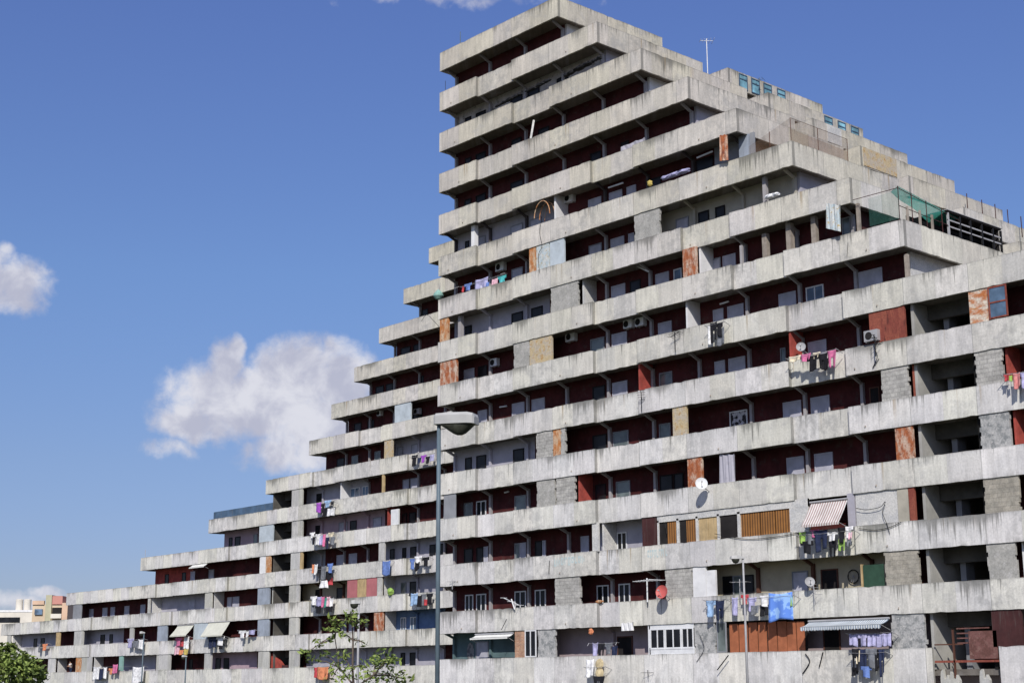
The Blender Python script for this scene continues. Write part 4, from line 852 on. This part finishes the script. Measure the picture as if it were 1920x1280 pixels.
# bicycle rim on the beige wall
c = onY(1600, 1080, 1.3); t = thing('bicycle_wheel', 'bicycle wheel hung on the beige balcony wall', 'bicycle wheel', tuple(c))
m = MB(); m.tube([(c.x+.33*math.cos(a), c.y, c.z+.33*math.sin(a)) for a in [2*math.pi*i/20 for i in range(21)]], .028, 6); part(m, 'tyre', 'black', t)
m = MB(); [m.tube([(c.x, c.y, c.z), (c.x+.31*math.cos(a), c.y, c.z+.31*math.sin(a))], .008, 4) for a in [math.pi*i/6 for i in range(12)]]; part(m, 'spokes', 'greymetal', t)
def tube_light(px0, py0, px1, py1, Y, label):
    a, b = onY(px0, py0, Y), onY(px1, py1, Y); o = MB().tube([a, b], .055, 8).build('tube_light', 'whitemetal'); tag(o, label, 'light', 'unlit tube lights under balcony ceilings')
tube_light(1141, 352, 1168, 343, .9, 'unlit tube light over white shuttered windows high on the block')
tube_light(1307, 296, 1336, 284, .9, 'unlit tube light left of the rusty orange sheet')
tube_light(1195, 499, 1216, 509, .9, 'slanting tube light left of a rusty panel')
tube_light(1350, 570, 1366, 565, 1.2, 'short tube light above a row of white shutters')
tube_light(937, 763, 950, 761, 1.3, 'small oval wall light right of the tall lamp head')
tube_light(946, 923, 954, 921, 1.3, 'small white wall lamp on the red balcony')

# --- the broken bottom parapet of the right stair: balusters, rails, sheets
x0, x1 = -41.35, -37.95
t = thing('railing', 'rusty broken railing across the open stair bay at the foot', 'railing', (x0, 0, 2.0))
for i in range(4): part(MB().box(x0+1.2, x1-.5, .2, .24, 3.35+.22*i, 3.41+.22*i), 'rail', 'oldpaint', t)
part(MB().box(x0, x1, .1, .18, 2.5, 2.6), 'rail', 'rust_red', t); part(MB().box(x0, x0+1.5, .15, .2, 3.3, 3.36), 'rail', 'brown', t)
part(MB().box(x1-1.5, x1-.05, .06, .10, 2.65, 3.9), 'sheet', 'oldpaint', t); part(MB().box(x0+1.0, x0+1.08, .1, .18, 1.8, 4.0), 'upright', 'brown', t)
for i, xx in enumerate((x0+.25, x0+.75, x0+2.3)):
    o = MB().prism([(xx, 1.2), (xx+.5, 1.2), (xx+.5, 1.7), (xx+.36, 1.95), (xx+.30, 1.75), (xx+.2, 1.8), (xx+.14, 2.2-.2*(i % 2)), (xx+.04, 2.1), (xx, 1.8)], 'y', .1, .3).build('broken_baluster', 'concrete_bare'); tag(o, f'{("left","middle","right")[i]} broken concrete stump below the rusty railing', 'baluster', 'broken balusters')

# --- terrace enclosure behind the right corner: posts, dark lean-to, green netting
t = thing('lean_to', 'dark lean-to shelter on the corner terrace below green netting', 'shelter', (-43, 6, top(7)-1))
zr = top(7)
part(MB().box(-44.3, -41.7, 4.4, 9.6, zr+1.35, zr+1.43), 'roof', 'dark', t)  # underside coloured black for the shade below the roof
part(MB().box(-44.35, -41.65, 4.35, 9.65, zr+1.433, zr+1.46), 'roof_sheet', 'greymetal', t)
part(MB().box(-42.9, -42.85, 2.4, 9.4, zr-1, zr+1.0), 'interior_shade', 'dark', t)  # added black sheet standing for the shade inside the shelter
part(MB().box(-44.3, -44.2, 3.0, 9.6, zr-1, zr+1.33), 'back_panel', 'dark', t)
part(MB().box(-44.1, -41.8, 9.4, 9.5, zr-1, zr+1.33), 'side_panel', 'dark', t)
for yy in (.8, 1.9, 3.0, 4.5, 5.6, 6.6, 7.7, 8.8, 9.6): part(MB().box(-41.82, -41.72, yy, yy+.10, zr-1, zr+(1.33 if yy > 4.2 else .9)), 'post', 'timber' if yy < 4.2 else ('greymetal' if yy < 5 else 'black'), t)
for zz, ya in ((.55, 4.5), (.9, 4.5)): part(MB().box(-41.80, -41.74, ya, 9.6, zr+zz, zr+zz+.07), 'rail', 'greymetal', t)
t = thing('shade_net', 'green shade netting stretched on poles over the corner terrace', 'netting', (-42, 2, zr))
m = MB(); n = 14
for i in range(n):
    for j in range(4):
        def q(i_, j_):
            u, v = i_/n, j_/4; wd = .35+1.0*u; return (-41.8-(.45+.9*u)*v, .2+5.4*u, zr+1.85-.62*u-.20*v-.06*math.sin(math.pi*u*3)*v)
        m.face([q(i, j), q(i+1, j), q(i+1, j+1), q(i, j+1)])
part(m, 'roof_net', 'green_net', t)
m = MB()
for i in range(4): m.face([(-41.75-.9*i/4*2, .12, zr+.1), (-41.75-.9*(i+1)/4*2, .12, zr+.1), (-41.75-.9*(i+1)/4*2, .12, zr+1.6), (-41.75-.9*i/4*2, .12, zr+1.6)])
part(m, 'side_net', 'green_net_thin', t)
for yy in (.15, 1.3, 2.6, 4.0): part(MB().tube([(-41.78, yy, zr-.2), (-41.78, yy, zr+1.85-.11*yy)], .025, 5), 'pole', 'darkred', t)
part(MB().tube([(-41.78, .15, zr+1.73), (-41.78, 5.8, zr+1.1)], .02, 5), 'wire', 'darkred', t)
part(MB().tube([(-41.78, .15, zr+.8), (-41.78, 5.8, zr+.6)], .02, 5), 'wire', 'darkred', t)
part(MB().tube([(-44.5, .12, zr+1.75), (-41.78, .15, zr+1.73)], .02, 5), 'wire', 'darkred', t)
# brown wire fence on the terrace two steps higher
zf = top(5)
t = thing('wire_fence', 'rust brown wire mesh fence round a high corner terrace', 'fence', (-49, 0, zf))
m = MB(); xa, xb, yb = -51.2, -48.25, 5.2
for i in range(6): m.face([(xa+(xb-xa)*i/6, .1, zf-.05), (xa+(xb-xa)*(i+1)/6, .1, zf-.05), (xa+(xb-xa)*(i+1)/6, .1, zf+.5+.85*(i+1)/6), (xa+(xb-xa)*i/6, .1, zf+.5+.85*i/6)])
for i in range(8): m.face([(xb, .1+(yb-.1)*i/8, zf+.72-.1*i/8), (xb, .1+(yb-.1)*(i+1)/8, zf+.72-.1*(i+1)/8), (xb, .1+(yb-.1)*(i+1)/8, zf+1.35), (xb, .1+(yb-.1)*i/8, zf+1.35)])
part(m, 'mesh', 'brown_net', t)
m = MB()
for i in range(8): m.face([(xb, .1+(yb-.1)*i/8, zf-.05), (xb, .1+(yb-.1)*(i+1)/8, zf-.05), (xb, .1+(yb-.1)*(i+1)/8, zf+.72-.1*(i+1)/8), (xb, .1+(yb-.1)*i/8, zf+.72-.1*i/8)])
part(m, 'lower_mesh', 'brown_net_dense', t)
for (xx, yy) in ((-49.7, .1), (xb, .1), (xb, 2.5), (xb, yb)): part(MB().tube([(xx, yy, zf-.3), (xx, yy, zf+(1.35 if xx == xb else .95))], .018, 6), 'post', 'brown', t)
part(MB().tube([(xb, .1, zf+1.35), (xb, yb, zf+1.35)], .012, 5), 'top_wire', 'brown', t)

# --- street lamps
def big_lamp():
    Y = None; dist = 27.0
    def at(px, py): return atdist(px, py, dist)
    b = at(820, 1270); base = Vector((b.x, b.y, 0)); t = thing('street_lamp', 'tall near street lamp with flat grey head and dark bowl', 'street lamp', tuple(base), 'street lamps')
    zt = at(820, 778).z
    part(MB().tube([base, (base.x, base.y, zt-2.2), (base.x, base.y, zt)], .044, 12, .037), 'pole', 'steel', t, smooth=True)
    part(MB().lathe([(.001, 0), (.14, 0), (.13, .25), (.06, .3)], base, (0, 0, 1), 12), 'foot', 'steel', t)
    h = (RIGHT*1.0+Vector((FWD.x, FWD.y, 0)).normalized()*-.35); h.z = 0; h.normalize(); s = Vector((-h.y, h.x, 0))
    c0 = Vector((base.x, base.y, zt)); L = .74
    def fr(a, w, z): return c0+h*a+s*w+Vector((0, 0, z))
    # flat shell: tapered plan, chamfered top
    m = MB(); sec = [(-.075, .08, .0, .16), (-.03, .11, 0, .20), (.22, .15, -.008, .20), (.60, .17, -.02, .185), (L-.03, .16, -.03, .16), (L, .13, -.035, .10)]
    rings = []
    for a, w, zb, zt_ in sec:
        i = len(m.v); m.v += [tuple(fr(a, q[0], q[1])) for q in ((-w, zb), (w, zb), (w, zt_-.05), (w*.8, zt_), (-w*.8, zt_), (-w, zt_-.05))]; rings.append(i)
    for i, j in zip(rings, rings[1:]):
        for q in range(6): m.f.append((i+q, i+(q+1) % 6, j+(q+1) % 6, j+q))
    m.f.append(tuple(rings[0]+q for q in range(6))); m.f.append(tuple(rings[-1]+q for q in range(6)))
    part(m, 'housing', 'lampgrey', t)
    m = MB(); n = 14; rings = []
    for k in range(9):
        u = k/8; a = .06+(L-.12)*u; dep = .20*math.sin(math.pi*min(1, (u**1.25)*1.0+.0))**.9 if 0 < u < 1 else .004
        w = .14*(1-.15*abs(2*u-1)); i = len(m.v)
        for q in range(n+1):
            an = math.pi*q/n; m.v.append(tuple(fr(a, -w*math.cos(an), -.024-dep*math.sin(an))))
        rings.append(i)
    for i, j in zip(rings, rings[1:]):
        for q in range(n): m.f.append((i+q, i+q+1, j+q+1, j+q))
    part(m, 'bowl', 'lampdark', t, smooth=True)
big_lamp()
def small_lamp(px, pyt, pyb, dist, hw, label, side=-1, polemat='greymetal'):
    tp, bt = atdist(px, pyt, dist), atdist(px, pyb, dist); base = Vector((tp.x, tp.y, 0)); z = tp.z
    t = thing('street_lamp', label, 'street lamp', tuple(base), 'street lamps')
    part(MB().tube([base, (base.x, base.y, z*.5), (base.x, base.y, z)], .06, 10, .04), 'pole', polemat, t, smooth=True)
    h = Vector((RIGHT.x, RIGHT.y, 0)).normalized()*side; s = Vector((-h.y, h.x, 0)); c = Vector((base.x, base.y, z))
    L = hw*dist/FPX; m = MB(); rings = []
    for a, w, zb, zt_ in ((-.08, .06, -.02, .05), (.05, .1, -.02, .09), (L*.5, .17, -.03, .13), (L*.9, .15, -.03, .11), (L, .08, -.02, .06)):
        i = len(m.v); m.v += [tuple(c+h*a+s*q[0]+Vector((0, 0, q[1]))) for q in ((-w, zb), (w, zb), (w*.8, zt_), (-w*.8, zt_))]; rings.append(i)
    for i, j in zip(rings, rings[1:]):
        for q in range(4): m.f.append((i+q, i+(q+1) % 4, j+(q+1) % 4, j+q))
    m.f.append(tuple(rings[0]+q for q in range(4))); m.f.append(tuple(rings[-1]+q for q in range(4)))
    part(m, 'housing', 'lampgrey', t)
    part(MB().lathe([(.17, 0), (.16, -.08), (.10, -.17), (.001, -.2)], c+h*L*.58+Vector((0, 0, -.032)), (0, 0, 1), 14), 'bowl', 'lampdark', t, smooth=True)
small_lamp(1393, 1046, 1280, 66, 24, 'grey street lamp in front of the beige balcony and curtains')
small_lamp(673, 1130, 1280, 62, 15, 'street lamp rising behind the sparse sapling')
small_lamp(270, 1186, 1280, 110, 8, 'far thin street lamp before the low wing, farther left of two', polemat='steel')
small_lamp(349, 1230, 1280, 110, 8, 'far thin street lamp before the low wing, nearer the awnings', polemat='steel')

# --- trees
def tree(base, trunk, clusters, nleaf, size, label, seed, mats=('leaf', 'leaf_dark')):
    rnd = random.Random(seed); t = thing('tree', label, 'tree', tuple(base), 'trees'); b = Vector(base)
    m = MB()
    for pts, r0, r1 in trunk: m.tube(pts, r0, 8, r1)
    for c, r, k in clusters:
        q = min((p for pts, _, _ in trunk for p in pts), key=lambda p: (Vector(p)-Vector(c)).length); m.tube([q, (Vector(q)+Vector(c))/2+Vector((0, 0, .04)), c], .022, 5, .01)
    part(m, 'trunk', 'bark', t)
    tot = sum(k for _, _, k in clusters); ms = [MB(), MB()]
    for c, r, k in clusters:
        c = Vector(c)
        for i in range(int(nleaf*k/tot)):
            while True:
                d = Vector((rnd.uniform(-1, 1), rnd.uniform(-1, 1), rnd.uniform(-1, 1)))
                if d.length < 1: break
            d *= 1.25
            p = c+Vector((d.x*r, d.y*r, d.z*r*.72)); a = Vector((rnd.gauss(0, 1), rnd.gauss(0, 1), rnd.gauss(-.3, .6))).normalized(); u = a.cross(Vector((rnd.gauss(0, 1), rnd.gauss(0, 1), rnd.gauss(0, 1)))).normalized()
            s = size*rnd.uniform(.6, 1.35); mm = ms[0 if rnd.random() < .6 else 1]
            mm.face([p-a*s, p+u*s*.38, p+a*s, p-u*s*.38])
    part(ms[0], 'crown', mats[0], t); part(ms[1], 'crown', mats[1], t, 'darker foliage within the crown')
dT = 40.0
def T_(px, py, dd=0): return tuple(atdist(px, py, dT+dd))
bt = atdist(690, 1270, dT); B0 = (bt.x, bt.y, 0)
tree(B0, [([B0, T_(664, 1300), T_(661, 1255), T_(662, 1200), T_(660, 1165)], .045, .015), ([T_(664, 1285), T_(636, 1250, .3), T_(628, 1195, .4)], .03, .012), ([T_(664, 1290), T_(700, 1265, -.3), T_(722, 1240, -.4)], .03, .012)],
     [(T_(660, 1150), .17, 10), (T_(676, 1166, .2), .17, 12), (T_(655, 1166, -.2), .15, 9), (T_(622, 1162), .16, 9), (T_(617, 1182), .15, 6), (T_(632, 1172, .2), .14, 6), (T_(600, 1205), .17, 8), (T_(618, 1198, .2), .13, 5), (T_(575, 1222), .16, 7), (T_(588, 1235), .17, 7), (T_(610, 1228, .3), .16, 6), (T_(640, 1228), .2, 10), (T_(636, 1250), .22, 12), (T_(655, 1262, -.2), .25, 14), (T_(625, 1268), .25, 12), (T_(678, 1245, .2), .18, 8),
      (T_(722, 1232, -.3), .28, 22), (T_(736, 1240, -.2), .22, 14), (T_(705, 1240), .2, 12), (T_(715, 1262), .3, 22), (T_(745, 1268), .28, 20), (T_(758, 1272, .2), .22, 12), (T_(690, 1272), .25, 14), (T_(665, 1200, .3), .12, 5), (T_(645, 1190), .12, 5), (T_(682, 1205), .1, 3)],
     800, .08, 'slender young tree with sparse leaf clusters before the rear block', 3)
dT = 46.0
bt = atdist(25, 1275, dT); B0 = (bt.x, bt.y, 0)
tree(B0, [([B0, T_(25, 1290), T_(22, 1255)], .1, .05), ([T_(25, 1285), T_(55, 1255, .3)], .05, .02), ([T_(25, 1285), T_(-10, 1250, .3)], .05, .02)],
     [(T_(10, 1222), .33, 16), (T_(-25, 1225), .4, 16), (T_(32, 1238, -.4), .36, 18), (T_(60, 1250), .36, 18), (T_(70, 1264, .2), .24, 10), (T_(35, 1262, -.5), .45, 24), (T_(0, 1255, -.5), .5, 26), (T_(-40, 1260), .5, 20), (T_(62, 1275, .4), .4, 18), (T_(15, 1285), .5, 20), (T_(45, 1240, .4), .3, 10), (T_(18, 1212), .16, 5)],
     2300, .10, 'leafy green tree crown at the lower left corner', 5)

# --- buildings far behind the low wing
def far_block(px0, px1, pyt, dist, depth, wallmat, label, name='distant_building'):
    a, b = atdist(px0, pyt, dist), atdist(px1, pyt, dist); h = Vector((RIGHT.x, RIGHT.y, 0)).normalized(); n = Vector((-h.y, h.x, 0))
    o = Vector((a.x, a.y, 0)); w = (b-a).length; t = thing(name, label, 'building', tuple(o))
    def bx(u0, u1, v0, v1, z0, z1, nm, mat):
        m = MB().box(u0, u1, v0, v1, z0, z1); m.v = [tuple(o+h*p_[0]+n*p_[1]+Vector((0, 0, p_[2]))) for p_ in m.v]; return part(m, nm, mat, t)
    return t, bx, w, a.z, o, h, n
paint('far_yellow', (.60, .48, .34), .1, .9, .3); paint('far_cream', (.66, .62, .54), .1, .9, .3); paint('far_orange', (.60, .42, .30), .1, .9, .3); paint('far_olive', (.44, .42, .29), .1, .9, .3); paint('far_red', (.50, .24, .20), .1, .9, .3)  # tones paled and desaturated, distance haze put into the colour
t, bx, w, z, o, h, n = far_block(62, 128, 1122, 330, 9, 'far_cream', 'distant yellow and orange apartment block with red roof edges')
bx(0, w, 0, 9, 0, z-1.2, 'wall', 'far_yellow'); bx(w*.38, w*.55, -.4, 6, 0, z+.8, 'stair_tower', 'far_olive'); bx(.0, w*.33, -.3, .4, z-1.25, z-.4, 'roof_edge', 'far_orange'); bx(w*.56, w*.85, -.3, 5, z-1.19, z+.6, 'roof_edge', 'far_red'); bx(w*.86, w*1.02, -.6, 6, 0, z-.9, 'pier', 'far_orange')
for i in range(5): bx(w*.58, w*.84, -.5, -.004, z-3.2-2.9*i, z-1.9-2.9*i, 'balcony_opening', 'dark'); bx(w*.08, w*.30, -.4, -.004, z-3.4-2.9*i, z-2.2-2.9*i, 'window', 'glass_blue'); bx(w*.56, w*.86, -.9, -.51, z-4.2-2.9*i, z-3.25-2.9*i, 'balcony', 'far_cream')
t, bx, w, z, o, h, n = far_block(0, 62, 1147, 360, 10, 'far_cream', 'distant low white building with two round rooftop tanks')
bx(-6, w, 0, 10, 0, z, 'wall', 'far_cream'); bx(-6.1, w+.1, -.1, 10.1, z+.003, z+.5, 'roof_edge', 'white')
for i in range(7): bx(-5+w*.18*i, -3.6+w*.18*i, -.12, -.004, z-2.4, z-1.2, 'window', 'glass_dark')
for i, u in enumerate((.45, .70)):
    c = o+h*w*u+n*3; part(MB().lathe([(.001, z+3.2), (.78*.9, z+3.2), (.85, z+3.1), (.85, z+.51), (.001, z+.505)], (c.x, c.y, 0), (0, 0, 1), 18), 'water_tank', 'far_cream', t, smooth=False)

# --- faded lettering daubed on the parapet: pale, no longer legible
paint('faded_teal', (.47, .56, .56), .1, .9, 3)
def daub(px0, px1, py0, py1, seed):
    rnd = random.Random(seed); m = MB(); n = 9
    for i in range(n):
        u = i/n; a = onY(px0+(px1-px0)*u, py0+(py1-py0)*u, -.004); w = (onY(px1, py1, 0).x-onY(px0, py0, 0).x)/n*.72; h = rnd.uniform(.36, .5)
        m.box(a.x, a.x+w*.3, -.004, -.001, a.z-h, a.z); 
        if rnd.random() < .7: m.box(a.x+w*.3+.002, a.x+w, -.004, -.001, a.z-.12, a.z)
        if rnd.random() < .6: m.box(a.x+w*.3+.002, a.x+w*.9, -.004, -.001, a.z-h, a.z-h+.1)
        if rnd.random() < .5: m.box(a.x+w*.7, a.x+w, -.004, -.001, a.z-h+.104, a.z-.124)
    part(m, 'faded_lettering', 'faded_teal', front)
daub(1039, 1097, 1046, 1041, 2)
daub(1214, 1252, 1031, 1027, 3)
# --- a person leaning on the far left balcony
def person(px, py, Y, label):
    hd = onY(px, py, Y); zf = hd.z-1.62; bx = hd.x
    t = thing('person', label, 'person', (bx, Y, zf))
    V = [(0, .12, .92), (0, .10, 1.15), (0, .03, 1.38), (0, .0, 1.48), (0, -.03, 1.62), (0, -.04, 1.70), (-.19, .02, 1.40), (-.25, -.12, 1.16), (-.12, -.34, 1.08), (.19, .02, 1.40), (.25, -.12, 1.16), (.12, -.34, 1.08),
         (-.1, .13, .86), (-.1, .10, .48), (-.1, .14, .06), (-.1, .0, .03), (.1, .13, .86), (.1, .10, .48), (.1, .14, .06), (.1, .0, .03)]
    E_ = [(0, 1), (1, 2), (2, 3), (3, 4), (4, 5), (2, 6), (6, 7), (7, 8), (2, 9), (9, 10), (10, 11), (0, 12), (12, 13), (13, 14), (14, 15), (0, 16), (16, 17), (17, 18), (18, 19)]
    Rr = [.15, .15, .15, .06, .10, .07, .065, .05, .035, .065, .05, .035, .09, .065, .045, .035, .09, .065, .045, .035]
    def skin(name, vs, es, rs, mat):
        me = bpy.data.meshes.new(name); me.from_pydata([(bx+v[0], Y+v[1], zf+v[2]) for v in vs], es, []); o = bpy.data.objects.new(name, me); col.objects.link(o); o.parent = t; o.location = -Vector(t['_base'])
        sm = o.modifiers.new('skin', 'SKIN'); 
        for d, r in zip(me.skin_vertices[0].data, rs): d.radius = (r, r*.8)
        me.skin_vertices[0].data[0].use_root = True
        o.modifiers.new('sub', 'SUBSURF').levels = 1; o.modifiers['sub'].render_levels = 2; me.materials.append(MATS[mat]); return o
    skin('body', V, E_, Rr, 'skin')
    skin('shirt', [V[0], V[1], V[2], V[6], V[9], (-.22, -.05, 1.27), (.22, -.05, 1.27)], [(0, 1), (1, 2), (2, 3), (2, 4), (3, 5), (4, 6)], [.175, .175, .17, .085, .085, .075, .075], 'cloth white')
    skin('trousers', [(0, .12, .90), V[12], V[13], (-.1, .14, .12), V[16], V[17], (.1, .14, .12)], [(0, 1), (1, 2), (2, 3), (0, 4), (4, 5), (5, 6)], [.165, .11, .085, .07, .11, .085, .07], 'cloth navy')
    part(MB().lathe([(.001, .13), (.07, .115), (.108, .06), (.118, 0), (.11, -.05), (.001, -.05)], (bx, Y-.01, zf+1.67), (0, .25, 1), 12), 'hair', 'black', t, smooth=True)
paint('skin', (.42, .25, .17), .08, .6, 3)
person(132, 1240, S+.45, 'dark-haired person in white shirt leaning over the far left balcony')

# tan plaster patch and light plaster on the rear slab's stepped end
for k_, px0, py0, px1, py1, mt in ((3, 1618, 284, 1682, 332, 'yellow_peel'), (2, 1552, 262, 1580, 300, 'plaster_white')):
    xx = rxr[k_]+.012; a, b = onX(px0, py0, xx), onX(px1, py1, xx)
    part(MB().box(xx-.01, xx+.02, a.y, b.y, top(k_)-1.32, top(k_)-.06), 'plaster_patch', mt, rear)

# red stair flight in the rear stair bay near the ground
pts = [onY(a, b, S+.5) for a, b in ((506, 1224), (512, 1224), (541, 1266), (541, 1284), (506, 1284))]
part(MB().prism([(p_.x, p_.z) for p_ in pts], 'y', S+.45, S+.9), 'stair_flight', 'red_bright', rear)
pts = [onY(a, b, S+.3) for a, b in ((530, 1246), (541, 1246), (541, 1284), (530, 1284))]
part(MB().prism([(p_.x, p_.z) for p_ in pts], 'y', S+.2, S+.28), 'stair_panel', 'darkred', rear)

# rain spouts through the parapets
for k in range(1, 14):
    a_, b_ = -78.4, min(xr[k], -36)-.4
    for i in range(12):
        gx = -78.25+3.65*i+.55+((i*37+k*11) % 9)*.22
        if (i*5+k*3) % 3 or not a_ < gx < b_: continue
        yy = .22 if any(abs(gx-(-78.25+3.65*(r+.5))) < 1.83 for r in {1: [1], 2: [2], 3: [1], 4: [1, 4], 5: [1], 6: [1, 6], 7: [1, 4, 7], 13: [1, 4]}.get(k, [1, 4, 8])) else 0
        part(MB().tube([(gx, yy-.001, top(k)-1.08), (gx, yy-.05, top(k)-1.16)], .03, 6), 'rain_spout', 'timber', front)
# grey painted portrait oval and a pale poster board on the teal balcony wall
spotted('mural', (.10, .10, .105), (.24, .24, .24), 2.6, .5)
c = onY(882, 1222, 1.385); part(MB().prism([(c.x+.36*math.cos(2*math.pi*i/20), c.z+.62*math.sin(2*math.pi*i/20)) for i in range(20)], 'y', 1.385, 1.397), 'wall_painting', 'mural', front)
